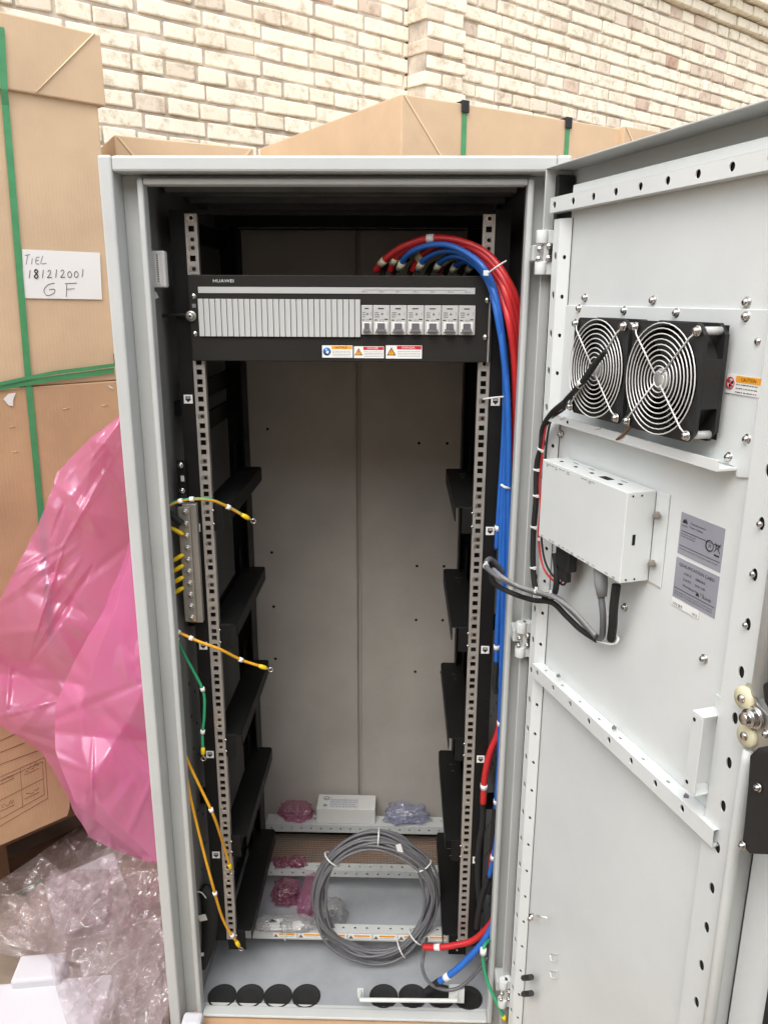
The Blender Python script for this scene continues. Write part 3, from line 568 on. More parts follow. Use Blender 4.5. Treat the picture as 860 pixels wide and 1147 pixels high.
# name plates
def plate_px(c, n, parent, name, label, fn, th=.0005, m0='silverlabel'):
    A, B, Cc, Dd = [dp(u, v, n) for u, v in c]; U = nrm(B-A); V = nrm(A-Dd); W = float(np.linalg.norm(B-A)); Hh = float(np.linalg.norm(A-Dd)); mb = MB()
    N = DN; U = DT; V = Z_; o = Dd
    mb.prism([o, o+U*W, o+U*W+V*Hh, o+V*Hh], N, th, m0); fn(mb, o+N*th, U, V, W, Hh); return mb.build(name, parent, label)
def petals(mb, o, U, V, r, mm='ink'):
    N = np.cross(U, V)
    for a in (-68, -42, -15, 15, 42, 68):
        t = math.radians(a); d_ = U*math.sin(t)+V*math.cos(t); e = U*math.cos(t)-V*math.sin(t); L = r*(1-.28*abs(a)/68)
        mb.prism([o+d_*r*.15, o+d_*L*.6+e*r*.13, o+d_*L*.95+e*r*.06, o+d_*L*.95-e*r*.06, o+d_*L*.6-e*r*.13], N, .0003, mm)
def ring(mb, o, U, V, r, w, mm='ink'):
    mb.tube([o+U*r*math.cos(t)+V*r*math.sin(t) for t in np.linspace(0, 2*math.pi, 20)[:-1]], w, mm, 4, closed=True, curve=False, flat=.3)
# text on the door faces: DT x Z_ points away from the reader, so letters advance along +DT and use N = DN
def dtext(mb, body, o, h, width=None, align='LEFT', mm='ink'):
    vs, fs = glyphs(body); xs = [q[0] for q in vs]; x0, x1 = min(xs), max(xs); sx = h/.72; ww = (x1-x0)*sx; kx = width/ww if width else 1.; off = {'LEFT': 0, 'CENTER': -.5}[align]*(width or ww)
    mb.add([np.array(o)+DT*((q[0]-x0)*sx*kx+off)+Z_*q[1]*sx+DN*.0003 for q in vs], fs, mm)
def np1(mb, o, U, V, W, Hh):
    petals(mb, o+U*.008+V*(Hh-.012), U, V, .0065); dtext(mb, 'HUAWEI', o+U*.0035+V*(Hh-.0155), .002, width=.009)
    dtext(mb, 'Telecommunication', o+U*.017+V*(Hh-.010), .0024, width=.026); dtext(mb, 'Power Cabinet', o+U*.017+V*(Hh-.0145), .0024, width=.022)
    mb.bx(o+U*W/2+V*(Hh-.021)+DN*.0003, (W-.006, .0003, .0005), 'ink', (U, DN, V)); mb.bx(o+U*W/2+V*.0105+DN*.0003, (W-.004, .0003, .0004), 'ink', (U, DN, V))
    scribble_d(mb, o+U*.003+V*(Hh-.024), .026, 2, .003, 11); scribble_d(mb, o+U*.003+V*.007, W-.008, 1, .003, 12)
    ring(mb, o+U*(W*.72)+V*.024+DN*.0004, U, V, .0058, .0007); dtext(mb, '20', o+U*(W*.72)+V*.0222, .0034, align='CENTER')
    c = o+U*(W*.89)+V*.025+DN*.0004
    for a, b_ in (((-.0045, .005), (.0045, -.005)), ((.0045, .005), (-.0045, -.005)), ((-.003, .0035), (.003, .0035)), ((-.003, .0035), (-.002, -.003)), ((.003, .0035), (.002, -.003))): mb.tube([c+U*a[0]+V*a[1], c+U*b_[0]+V*b_[1]], .0003, 'ink', 4, curve=False)
    mb.bx(c-V*.0085, (.008, .0003, .0016), 'ink', (U, DN, V))
def scribble_d(mb, o, w, n, dh, seedv, mm='greyink', hgt=.0011):
    rr = random.Random(seedv)
    for i in range(n):
        x = 0.
        while x < w-.001:
            l = min(rr.uniform(.0012, .0045), w-x); mb.bx(np.array(o)+DT*(x+l/2)-Z_*i*dh+DN*.0003, (l, .0002, hgt), mm, (DT, DN, Z_)); x += l+rr.uniform(.0006, .0016)
def np2(mb, o, U, V, W, Hh):
    dtext(mb, 'QUALIFICATION CARD', o+U*W/2+V*(Hh-.0085), .0036, width=W*.82, align='CENTER')
    for i, (a, b_) in enumerate((('CHECK', '08030'), ('DATE', '2018.11.08'))):
        dtext(mb, a, o+U*.016+V*(Hh-.0165-i*.007), .0028, width=.013); dtext(mb, b_, o+U*.036+V*(Hh-.0165-i*.007), .0028, width=.016)
    dtext(mb, 'Workshop No.: 213', o+U*.016+V*(Hh-.0305), .0028, width=.036)
    petals(mb, o+U*(W*.58)+V*.0145, U, V, .0045); dtext(mb, 'HUAWEI', o+U*(W*.69)+V*.0150, .0034, width=.014)
    mb.bx(o+U*W/2+V*.012+DN*.0003, (W-.004, .0003, .0004), 'ink', (U, DN, V)); scribble_d(mb, o+U*.003+V*.008, W-.008, 2, .003, 14)
plate_px([(763, 573), (811.5, 594), (806, 641), (758.5, 619)], NP, DE, 'name_plate', 'silver name plate with round and crossed-bin marks', np1)
plate_px([(757.5, 623), (805.5, 646), (800, 692), (753, 667)], NP, DE, 'name_plate', 'silver qualification card plate', np2)
def np3(mb, o, U, V, W, Hh): dtext(mb, '2102', o+U*.002+V*.0015, .0034, width=.008); scribble_d(mb, o+U*.012+V*.004, .007, 2, .002, 5); dtext(mb, '1812', o+U*(W-.010)+V*.0015, .003, width=.008)
plate_px([(753, 668.5), (783, 683), (781.5, 691.5), (752, 676.5)], NP+.0006, DE, 'serial_sticker', 'small white serial sticker', np3, m0='white')
def npc(mb, o, U, V, W, Hh):
    mb.bx(o+U*W*.63+V*Hh*.8+DN*.0001, (W*.70, .0004, Hh*.34), 'orange', (U, DN, V)); dtext(mb, 'CAUTION', o+U*W*.64+V*Hh*.71+DN*.0003, .0036, width=W*.42, align='CENTER')
    scribble_d(mb, o+U*W*.30+V*Hh*.52, W*.6, 3, Hh*.2, 8, 'ink', .0008); ring(mb, o+U*W*.13+V*Hh*.55+DN*.0004, U, V, Hh*.28, .0009, 'redprint'); mb.tube([o+U*(W*.13-.004)+V*(Hh*.55+.004)+DN*.0005, o+U*(W*.13+.004)+V*(Hh*.55-.004)+DN*.0005], .0006, 'redprint', 4, curve=False)
    for a in (20, 140, 260): t = math.radians(a); mb.lathe(o+U*(W*.13+.0025*math.cos(t))+V*(Hh*.55+.0025*math.sin(t)), DN, [(0, .0018), (.0004, .0018)], 'ink', 8)
plate_px([(814, 418.5), (853.5, 424.5), (851, 445), (812, 439.5)], NP+.0036, DE, 'caution_sticker', 'white sticker reading CAUTION under an orange bar', npc, m0='white')

# ------------------------------------------------------------------ fans
def fan(sc, label):
    root = thing('cooling_fan', label, 'fan', D(sc, 0, -.267), 'fans on the door'); zc = -.208; h = .060
    m = MB(); n0, n1 = -.006, .024
    for (nn0, nn1) in ((.019, .024), (-.006, -.001)):
        outer = [(sx*h, sz*h) for sx, sz in ((1, 1), (-1, 1), (-1, -1), (1, -1))]; K = 32; vs = []
        for k in range(K):
            t = 2*math.pi*(k+.5)/K; c, q = math.cos(t), math.sin(t); z_ = max(abs(c), abs(q)); e = 1.0
            for r in ((.0565*c, .0565*q), (h*c/z_, h*q/z_)):
                rr_ = math.hypot(*r); f = min(1, .0795/rr_); vs += [D(sc+r[0]*f, nn0, zc+r[1]*f), D(sc+r[0]*f, nn1, zc+r[1]*f)]
        fs = []
        for k in range(K): a, b_ = 4*k, 4*((k+1) % K); fs += [(a+1, b_+1, b_+3, a+3), (a, a+2, b_+2, b_), (a+2, a+3, b_+3, b_+2), (a, b_, b_+1, a+1)]
        m.add(vs, fs, 'matt_black')
    K = 32; vs = []
    for k in range(K):
        t = 2*math.pi*(k+.5)/K
        for r in (.0565, .0585): vs += [D(sc+r*math.cos(t), -.001, zc+r*math.sin(t)), D(sc+r*math.cos(t), .019, zc+r*math.sin(t))]
    m.add(vs, [q for k in range(K) for a, b_ in ((4*k, 4*((k+1) % K)),) for q in ((a, b_, b_+1, a+1), (a+2, a+3, b_+3, b_+2))], 'matt_black', True)
    m.d(sc-h+.002, sc+h-.002, -.0066, -.0061, zc-h+.002, zc+h-.002, 'dark'); 
    for sx in (-1, 1):
        m.d(sc+sx*(h-.0016), sc+sx*h, -.001, .019, zc-h*.42, zc+h*.42, 'matt_black')
    m.build('fan_housing', root, bevel=.0006)
    for sx in (-1, 1):
        for sz in (-1, 1):
            k = MB(); k.cyl(D(sc+sx*.0525, -.001, zc+sz*.0525), D(sc+sx*.0525, .019, zc+sz*.0525), .0042, 'lgrey_pl'); k.build('spacer', root)
            k = MB(); k.bolt(D(sc+sx*.0525, .0265, zc+sz*.0525), DN, .0045); k.build('guard_screw', root)
    m = MB(); m.lathe(D(sc, -.006, zc), DN, [(0, .021), (.028, .021), (.030, .018)], 'matt_black', 28); m.lathe(D(sc, .0243, zc), DN, [(0, .012), (.0004, .012)], 'lgrey_pl', 24); m.build('hub', root)
    for k in range(7):
        b = MB(); vs = []; n = 6
        for i in range(n):
            r = .020+.034*i/(n-1)
            for j in range(4):
                t = 2*math.pi*k/7+(j/3-.5)*.62+.18*i/(n-1); vs.append(D(sc+r*math.cos(t), .0+.016*j/3, zc+r*math.sin(t)))
        b.add(vs, [(i*4+j, i*4+j+1, i*4+j+5, i*4+j+4) for i in range(n-1) for j in range(3)], 'subrack', True); o = b.build('blade', root); s_ = o.modifiers.new('t', 'SOLIDIFY'); s_.thickness = .0012
    g = MB()
    for i in range(10): r = .0085+.00560*i; g.tube([D(sc+r*math.cos(t), .0285, zc+r*math.sin(t)) for t in np.linspace(0, 2*math.pi, 41)[:-1]], .00072, 'chrome', 6, closed=True, curve=False)
    for a in (45, 135, 225, 315): t = math.radians(a); g.tube([D(sc+.008*math.cos(t), .0300, zc+.008*math.sin(t)), D(sc+.064*math.cos(t), .0300, zc+.064*math.sin(t)), D(sc+.0725*math.cos(t), .0272, zc+.0725*math.sin(t))], .0009, 'chrome', 6, curve=False)
    g.build('wire_guard', root); return root
fan(.2070, 'left cooling fan on the door, crossed by a taped black lead'); fan(.3350, 'right cooling fan on the door, next to the caution sticker')
def cab(name, label, cat, pts, r, m0, group=None, ties=(), seg=10, ends=(), sub=8, extra=None):
    """a cable thing: > sheath, cable_tie..., sleeve..."""
    P = [np.array(p, float) for p in pts]; root = thing(name, label, cat, P[-1] if P[-1][2] < P[0][2] else P[0], group)
    mb = MB(); mb.tube(P, r, m0, seg, sub=sub); mb.build('sheath', root); Q = spline(P, sub)
    rr = r if not hasattr(r, '__len__') else r[0]
    for f in ties:
        i = min(int(f*(len(Q)-1)), len(Q)-2); t = nrm(Q[i+1]-Q[i]); k = MB(); k.cyl(Q[i]-t*.0016, Q[i]+t*.0016, rr*1.22, 'tie', seg=12); k.bx(Q[i]+nrm(np.cross(t, X_+.2*Y_))*rr*1.3, (.004, .004, .004), 'tie'); k.build('cable_tie', root)
    for (f, L, rad, mm, nm) in ends:
        i = min(int(f*(len(Q)-1)), len(Q)-2); t = nrm(Q[i+1]-Q[i]); k = MB(); k.cyl(Q[i]-t*L/2, Q[i]+t*L/2, rad, mm, seg=12); k.build(nm, root)
    return root
# ------------------------------------------------------------------ control box on the door
CB = thing('control_box', 'white metal control box screwed to the inside of the door', 'control box', D(.19, 0, -.458))
m = MB(); m.d(.088, .294, NP+.0022, .026, -.456, -.343, 'panel_white'); m.build('housing', CB, bevel=.0012)
for a, b_ in ((.294, .318), (.07, .088)): MB().d(a, b_, NP+.0004, NP+.0022, -.457, -.343, 'panel_white').build('mounting_flange', CB, bevel=.0008)
for u, v in ((735, 577), (729.5, 631)): k = MB(); k.cyl(dp(u, v, NP+.002), dp(u, v, NP+.010), .0048, 'steel', seg=6); k.cyl(dp(u, v, NP+.008), dp(u, v, NP+.015), .0028, 'steel'); k.build('flange_nut', CB)
m = MB()
for z_, ss in ((-.3475, (.10, .107, .115, .125, .135, .145, .156, .192, .200, .210, .218)), (-.452, (.096, .120, .128, .146, .156, .168, .18, .196, .206, .22, .232, .262, .278))):
    for i, s_ in enumerate(ss): scribble_d(m, D(s_, .0262, z_), .006, 1 if i % 3 else 2, .0024, i+3, 'greyink', .0009)
m.build('port_print', CB)
m = MB(); m.bx(D(.221, .008, -.3428), (.020, .010, .0006), 'dark', (DT, DN, Z_)); 
for s_ in (.112, .15, .19, .255): m.bx(D(s_, .010, -.3427), (.005, .004, .0006), 'dark', (DT, DN, Z_))
for s_ in (.13, .17, .245): m.bx(D(s_, -.002, -.3427), (.012, .0012, .0005), 'greyink', (DT, DN, Z_))
m.bx(D(.2943, .012, -.402), (.0006, .004, .013), 'dark', (DT, DN, Z_))
for n_, z_ in ((.018, -.452), (.006, -.452), (.018, -.348), (.006, -.348)): m.bx(D(.2943, n_, z_), (.0006, .002, .002), 'dark', (DT, DN, Z_))
m.build('port_opening', CB)
# plugs and leads under the box
d3 = lambda L, n: [dp(u, v, nn) for (u, v), nn in zip(L, n if hasattr(n, '__len__') else [n]*len(L))]
r = cab('data_lead', 'thick grey plug and lead hanging from the control box underside', 'cable', d3([(671, 640), (673, 668), (675, 690), (674, 712), (668, 716)], [.012]*3+[.004, -.006]), .0042, 'grey_cable')
k = MB(); k.tube(d3([(672, 636), (673, 655), (674, 668)], .012), [.0088, .0086, .0062], 'grey_pl', 12, curve=False)
for j in range(4): k.tube([dp(673.5, 659+3*j, .012)-DT*.0001, dp(673.7, 660+3*j, .012)], .0078-.0005*j, 'grey_pl', 12, curve=False)
k.build('plug', r)
r = cab('power_lead', 'ribbed black lead hanging beside the grey plug of the control box', 'cable', d3([(690, 655), (687, 680), (686, 700), (684, 716)], [.010, .010, .006, -.004]), .0056, 'rubber')
r = cab('connector_lead', 'black lead with a block connector under the left end of the control box', 'cable', d3([(621, 620), (623, 640), (622, 660), (616, 671), (609, 668)], [.008, .010, .010, .008, .006]), .0045, 'rubber')
k = MB(); k.d(.118, .155, .0, .014, -.492, -.4565, 'matt_black'); k.d(.124, .146, .002, .012, -.51, -.49, 'matt_black'); k.build('connector_block', r, bevel=.0015)
m = MB(); p = dp(686, 716, 0); cl = thing('cable_anchor', 'white clip holding the leads below the control box', 'clip', dp(678, 718, NP))
m.tube(d3([(665, 714), (668, 718), (686, 722), (692, 716), (689, 710)], [-.004, 0, .004, .002, -.008]), .0014, 'tie', 6); m.build('clip_loop', cl)
m = MB(); m.tube(d3([(684, 672), (681, 690), (680, 702)], -.010), .0012, 'tie', 6); m.bx(dp(681, 688, -.012), (.008, .004, .006), 'tie', (DT, DN, Z_)); m.build('clip_base', cl)
# red/black harness down the hinge side of the door
hp_ = [(632, 451), (618, 463), (608, 480), (606, 500), (601, 522), (600, 560), (597, 600), (597, 640), (600, 662)]
cab('wiring_harness', 'black sleeved wiring harness running down the hinge side of the door', 'cable', d3(hp_, [.02, .012, .008, .006]+[.006]*5), .0045, 'rubber', ties=(.40, .52, .62, .72, .86))
cab('red_lead', 'thin red wire beside the black harness down to the control box', 'wire', d3([(628, 458), (614, 470), (609, 490), (607, 510), (604, 540), (605, 570), (603, 600), (607, 632), (617, 648), (628, 652), (632, 630)], [.014, .010]+[.006]*6+[.004, .004, .006]), .0016, 'red', 'thin door wires', ties=(.62,))
cab('black_lead', 'thin black wire looping below the control box beside the red one', 'wire', d3([(630, 460), (617, 471), (612, 495), (610, 525), (607, 560), (606, 600), (610, 628), (619, 645), (631, 655), (636, 640), (637, 628)], [.014, .010]+[.006]*6+[.004, .004, .006]), .0016, 'rubber', 'thin door wires')
cab('red_lead', 'short red wire under the control box beside the block connector', 'wire', d3([(641, 622), (639, 638), (636, 650), (634, 640), (636, 624)], .004), .0016, 'red', 'thin door wires')
# taped lead across the left fan
r = cab('fan_lead', 'black taped lead slanting across the left fan guard', 'cable', d3([(678, 393), (666, 408), (655, 424), (645, 436), (633, 449), (631, 458)], [.036, .036, .036, .036, .030, .02]), [.0026, .0040, .0042, .0036, .0034, .0028], 'rubber')
k = MB(); q0, q1 = dp(652, 427, .036), dp(648, 432, .036); k.cyl(q0, q1, .0048, 'tie'); k.build('tape_wrap', r)
cab('fan_lead', 'thin brown fan wires passing behind the folded plate edge', 'wire', d3([(708, 476), (702, 482), (696, 488), (690, 493)], [.01, .012, .014, .010]), .0018, 'wood')
# grey and black door loop crossing to the rack
lp = lambda L: [py(u, v, y) if k_ == 'y' else dp(u, v, y) for u, v, k_, y in L]
cab('door_loop_cable', 'grey cable looping from the rack over the hinge to the door anchor', 'cable', lp([(563, 641, 'y', -.06), (556, 632, 'y', -.08), (548, 626, 'y', -.105), (544, 634, 'y', -.13), (556, 645, 'y', -.16), (575, 655, 'y', -.175), (600, 664, 'y', -.18), (622, 669, 'd', .016), (640, 684, 'd', .010), (655, 700, 'd', .006), (668, 714, 'd', .002)]), .0040, 'grey_cable', 'cables looping over to the door', ties=(.30, .68), seg=12)
cab('door_loop_cable', 'black cable running under the grey loop from the rack to the door anchor', 'cable', lp([(558, 648, 'y', -.07), (550, 640, 'y', -.10), (552, 652, 'y', -.13), (570, 663, 'y', -.165), (596, 672, 'y', -.172), (618, 675, 'd', .012), (634, 690, 'd', .008), (650, 705, 'd', .004), (668, 717, 'd', .0)]), .0040, 'rubber', 'cables looping over to the door', seg=12)
cab('door_loop_cable', 'thin light grey cable lying on top of the grey loop', 'cable', lp([(560, 655, 'y', -.09), (552, 638, 'y', -.125), (562, 646, 'y', -.17), (582, 657, 'y', -.183), (606, 664, 'd', .022), (626, 672, 'd', .020), (646, 688, 'd', .012), (667, 712, 'd', .006)]), .0030, 'grey_pl', 'cables looping over to the door', ties=(.55,))

# ================================================================== rack
U = .04445
RK = thing('equipment_rack', 'black rack frame with zinc mounting rails inside the cabinet', 'rack', (0, .18, FZ))
def hole_z():
    return [(u, k, -(u*U+(.00635, .022225, .0381)[k])) for u in range(31) for k in range(3)]
rn = random.Random(5)
for sx in (-1, 1):
    m = MB(); L = 31*U; x0 = sx*.2325-.0095; hs_ = [(L+z, .0095 if True else 0, .0044, .0046, 's') for u, k, z in hole_z()]
    m.strip((x0, 0, -L), Z_, X_, -Y_, L, .019, hs_, .003, 'zinc'); m.b(x0+.0002, x0+.0014, .0002, .012, -L, 0, 'zinc'); m.b(x0+.0176, x0+.0188, .0002, .012, -L, 0, 'zinc'); m.b(x0+.0015, x0+.0175, .0085, .0105, -L, -.001, 'dark')
    rail = m.build('mounting_rail', RK)
    for u, k, z in hole_z():
        if 2 <= u <= 4: continue
        if (u < 2 and k != 1) or (u >= 2 and rn.random() < .26):
            q = MB(); x = sx*.2325; q.b(x-.0042, x+.0042, .0005, .0055, z-.0043, z+.0043, 'steel'); q.lathe((x+.0006, .0004, z), -Y_, [(0, .0032), (.0004, .003)], 'dark', 12); q.b(x-.0062, x-.0042, -.0012, .0006, z-.003, z+.003, 'steel'); q.build('cage_nut', rail)
    a, b_ = sorted((sx*.2425, sx*.2665)); m = MB(); m.b(a, b_, .0035, .030, -31*U-.004, .006, 'black'); m.b(a, b_, .001, .0035, -31*U-.004, .006, 'black')
    for u, k, z in hole_z():
        if k == 1: m.lathe((sx*.262, .001, z-.01), -Y_, [(0, .0024), (.0003, .0022)], 'dark', 8)
    m.build('front_post', RK, bevel=.001)
    a, b_ = sorted((sx*.226, sx*.266)); m = MB(); m.b(a, b_, .340, .365, FZ+.02, .006, 'black'); m.b(sx*.226-.0015, sx*.226+.0015, .30, .34, FZ+.02, .006, 'black'); m.build('rear_post', RK, bevel=.001)
    for z in (-.02, -.285, -.345, -.72, -1.02, -1.36):
        a, b_ = sorted((sx*.252, sx*.258)); m = MB(); m.b(a, b_, .030, .34, z-.017, z+.017, 'black'); m.build('side_brace', RK, bevel=.001)
    for z in (-.31, -.70, -1.08):                        # arms out to the side wall
        a, b_ = sorted((sx*.2665, sx*.289)); m = MB(); m.b(a, b_, .04, .06, z-.012, z+.012, 'black'); m.build('side_arm', RK)
    for k in range(5):                                   # unit tags on the post
        z = -(6+5*k)*U-.022225; x = sx*.2535; m = MB(); m.b(x-.0072, x+.0072, -.0002, .0008, z-.0072, z+.0072, 'white')
        m.b(x-.0042, x+.0042, -.0006, -.0002, z-.0004, z+.0048, 'ink'); m.prism([(x-.0050, -.0006, z-.0004), (x+.0050, -.0006, z-.0004), (x, -.0006, z-.0052)], Y_, .0003, 'ink'); m.b(x-.0030, x+.0030, -.0008, -.0006, z+.0012, z+.0018, 'white'); m.b(x-.0030, x+.0030, -.0008, -.0006, z+.0030, z+.0036, 'white'); m.build('unit_tag', RK)
    for k in range(5):                                   # shelf runners
        z = -.470-.2222*k; xi, xo = sx*.193, sx*.2405; a, b_ = sorted((xi, xo)); m = MB()
        y1 = .318
        m.prism([(xo, .004, z), (xi+sx*.003, .004, z), (xi, .010, z), (xi, y1-.006, z), (xi+sx*.004, y1, z), (xo, y1, z)], -Z_, .002, 'black')
        q0, q1 = sorted((xi, xi+sx*.0018)); m.b(q0, q1, .010, y1-.006, z-.028, z-.002, 'black')
        q0, q1 = sorted((xo, xo-sx*.002)); m.b(q0, q1, .004, .335, z-.05, z+.0, 'black'); m.b(q0, q1, .275, .335, z, z+.055, 'black')
        a2, b2 = sorted((xo-sx*.001, xi+sx*.012)); m.b(a2, b2, .004, .006, z-.048, z-.002, 'black')
        rb = m.build('shelf_runner', RK, bevel=.0008)
        for yy, zz_ in ((.26, .0), (.235, 0)): MB().bx((sx*.222, yy, z+.0006), (.014 if yy > .25 else .006, .0016 if yy > .25 else .004, .0008), 'steel').build('runner_slot', rb)
        for zz_ in (-.010, -.034): MB().bolt((sx*.2225, -.002+.004, z+zz_), -Y_, .0026, washer=False).build('runner_screw', rb)
# top hoop of the rack
for q in ((-.266, .266, .31, .335, .0065, .03), (-.2415, .2415, .003, .02, -.001, .006), (-.224, .224, .345, .36, .003, .0055)): MB().b(*q, 'black').build('top_crossbar', RK, bevel=.001)
# floor cross bars with hole rows
def xbar(yf, yb, zt, zh, lab=None, warn=False):
    m = MB(); L = .47; m.strip((-.235, yf, zt-zh), X_, Z_, -Y_, L, zh, [(.015+.025*i, zh*.5, .0026, .0026, 'r') for i in range(18)] if not warn else [(.007+.228*i, zh*.5, .0026, .0026, 'r') for i in range(3)], .0015, 'paint')
    m.strip((-.235, yf, zt), X_, Y_, Z_, L, yb-yf, [(.022+.025*i, (yb-yf)*.6, .0026, .0026, 'r') for i in range(18)], .0015, 'paint'); m.b(-.235, .235, yf+.001, yb, zt-zh, zt-zh+.0015, 'paint'); m.b(-.235, .235, yb-.0015, yb, zt-zh, zt-.0016, 'paint')
    o = m.build('floor_crossbar', RK, lab)
    if warn:
        for i in range(7):
            x = -.155+.053*i; k = MB(); k.b(x-.006, x+.044, yf-.0008, yf-.0001, zt-zh+.004, zt-.003, 'white'); k.b(x+.007, x+.040, yf-.0011, yf-.0008, zt-.0085, zt-.0045, 'orange'); k.prism([(x-.005, yf-.0011, zt-zh+.006), (x+.005, yf-.0011, zt-zh+.006), (x, yf-.0011, zt-.006)], Y_, .0003, 'wood'); scribble(k, (x+.008, yf-.0009, zt-.0115), X_, Z_, .03, 1, .002, .0003, 'greyink', i); k.build('warning_strip', o)
xbar(.068, .092, -1.420, .020, None, True); xbar(.255, .279, -1.420, .018); xbar(.418, .458, -1.420, .022)

# ================================================================== power subrack
SR = thing('power_subrack', 'charcoal power unit with blank slots and breakers at the rack top', 'power unit', (0, .05, -.2255)); y0 = -.010
m = MB(); m.b(-.2405, .2405, y0, y0+.003, -.2255, -.0915, 'subrack'); m.b(-.2175, .2175, y0+.0031, .30, -.223, -.094, 'subrack'); m.build('chassis', SR, bevel=.0015)
sx_ = lambda u, v: py(u, v, y0)
ax0, az0 = sx_(222, 321)[0], sx_(300, 321.5)[2]; ax1, az1 = sx_(532, 322)[0], sx_(300, 328.5)[2]
m = MB(); m.b(ax0, ax1, y0-.0012, y0-.0001, az1, az0, 'lgrey_pl')
for i in range(7): x = sx_(407+19.2*i, 326)[0]; m.b(x-.0003, x+.0003, y0-.0015, y0-.0012, az1+.003, az0-.004, 'greyink'); scribble(m, (x-.003, y0-.0013, az1+.003), X_, Z_, .009, 1, .002, .0004, 'greyink', i)
m.b(sx_(407, 326)[0], sx_(522, 326)[0], y0-.0015, y0-.0012, az0-.0042, az0-.0036, 'greyink'); m.build('designation_strip', SR, bevel=.0003)
m = MB(); c = sx_(239, 316.2); m.text('HUAWEI', c-Y_*.0002, X_, Z_, .0048, 'white', width=.032, th=-.0002) if False else None
vs, fs = glyphs('HUAWEI'); xs = [q[0] for q in vs]; k_ = .0325/(max(xs)-min(xs)); m.add([(c[0]+(q[0]-min(xs))*k_, y0-.0004, c[2]+q[1]*.0048/.72) for q in vs], fs, 'white'); m.build('maker_lettering', SR)
bx0, bx1 = sx_(223, 356)[0], sx_(404, 356)[0]; bz0, bz1 = sx_(300, 377)[2], sx_(300, 335)[2]; NB = 28; wB = (bx1-bx0)/NB
for i in range(NB):
    x = bx0+i*wB; m = MB(); m.b(x+.0005, x+wB-.0005, y0-.004, y0-.0002, bz0, bz1, 'lgrey_pl'); m.build('blanking_plate', SR, bevel=.0006)
xe = [sx_(u, 360)[0] for u in (404.5, 417.5, 436.5, 455.5, 475, 494, 513, 532)]; kz0, kz1 = sx_(470, 375)[2], sx_(470, 342)[2]
for i in range(7):
    x, x1 = xe[i]+.0004, xe[i+1]-.0004; cx = (x+x1)/2; w_ = x1-x; root = MB().b(x, x1, y0-.003, y0-.0002, kz0, kz1, 'breaker').build('circuit_breaker', SR, bevel=.0008); hh = kz1-kz0
    m = MB(); rr = random.Random(i); Y = y0-.0032
    def ln(x_, z_, l, h_=.0006, mm='greyink'): m.b(x_, x_+l, Y-.0002, Y, z_, z_+h_, mm)
    ln(x+w_*.30, kz1-.0060, w_*.35, .0016, 'ink')
    for q in range(3): ln(x+w_*.10, kz1-.012-.0032*q, w_*rr.uniform(.22, .3), .0011)
    ln(x+w_*.08, kz1-.0235, w_*.18, .0013, 'ink'); ln(x+w_*.70, kz1-.0225, w_*.2, .0016, 'ink')
    for a, b2 in (((.42, .022), (.42, .0255)), ((.62, .022), (.62, .0255))): m.b(x+w_*a[0], x+w_*a[0]+.0005, Y-.0002, Y, kz1-b2[1], kz1-a[1], 'greyink')
    ln(x+w_*.42, kz1-.0226, w_*.2, .0004); ln(x+w_*.42, kz1-.0258, w_*.08, .0004); ln(x+w_*.56, kz1-.0258, w_*.08, .0004)
    m.lathe((x+w_*.55, Y, kz1-.0135), -Y_, [(0, .0017), (.0003, .0015)], 'greyink', 10); ln(x+w_*.86, kz1-.016, .0005, .006); m.build('breaker_print', root)
    m = MB(); m.b(x+w_*.12, x+w_*.88, Y-.0018, Y, kz0+.0045, kz0+.0195, 'white'); m.build('toggle_guard', root, bevel=.0006)
    m = MB(); m.b(x+w_*.28, x+w_*.72, Y-.0050, Y-.0018, kz0+.0085, kz0+.0180, 'toggle'); m.prism([(x+w_*.20, Y-.0018, kz0+.0095), (x+w_*.20, Y-.0105, kz0+.0070), (x+w_*.20, Y-.0105, kz0+.0045), (x+w_*.20, Y-.0018, kz0+.0055)], X_, w_*.60, 'toggle'); m.build('toggle', root, bevel=.0004)
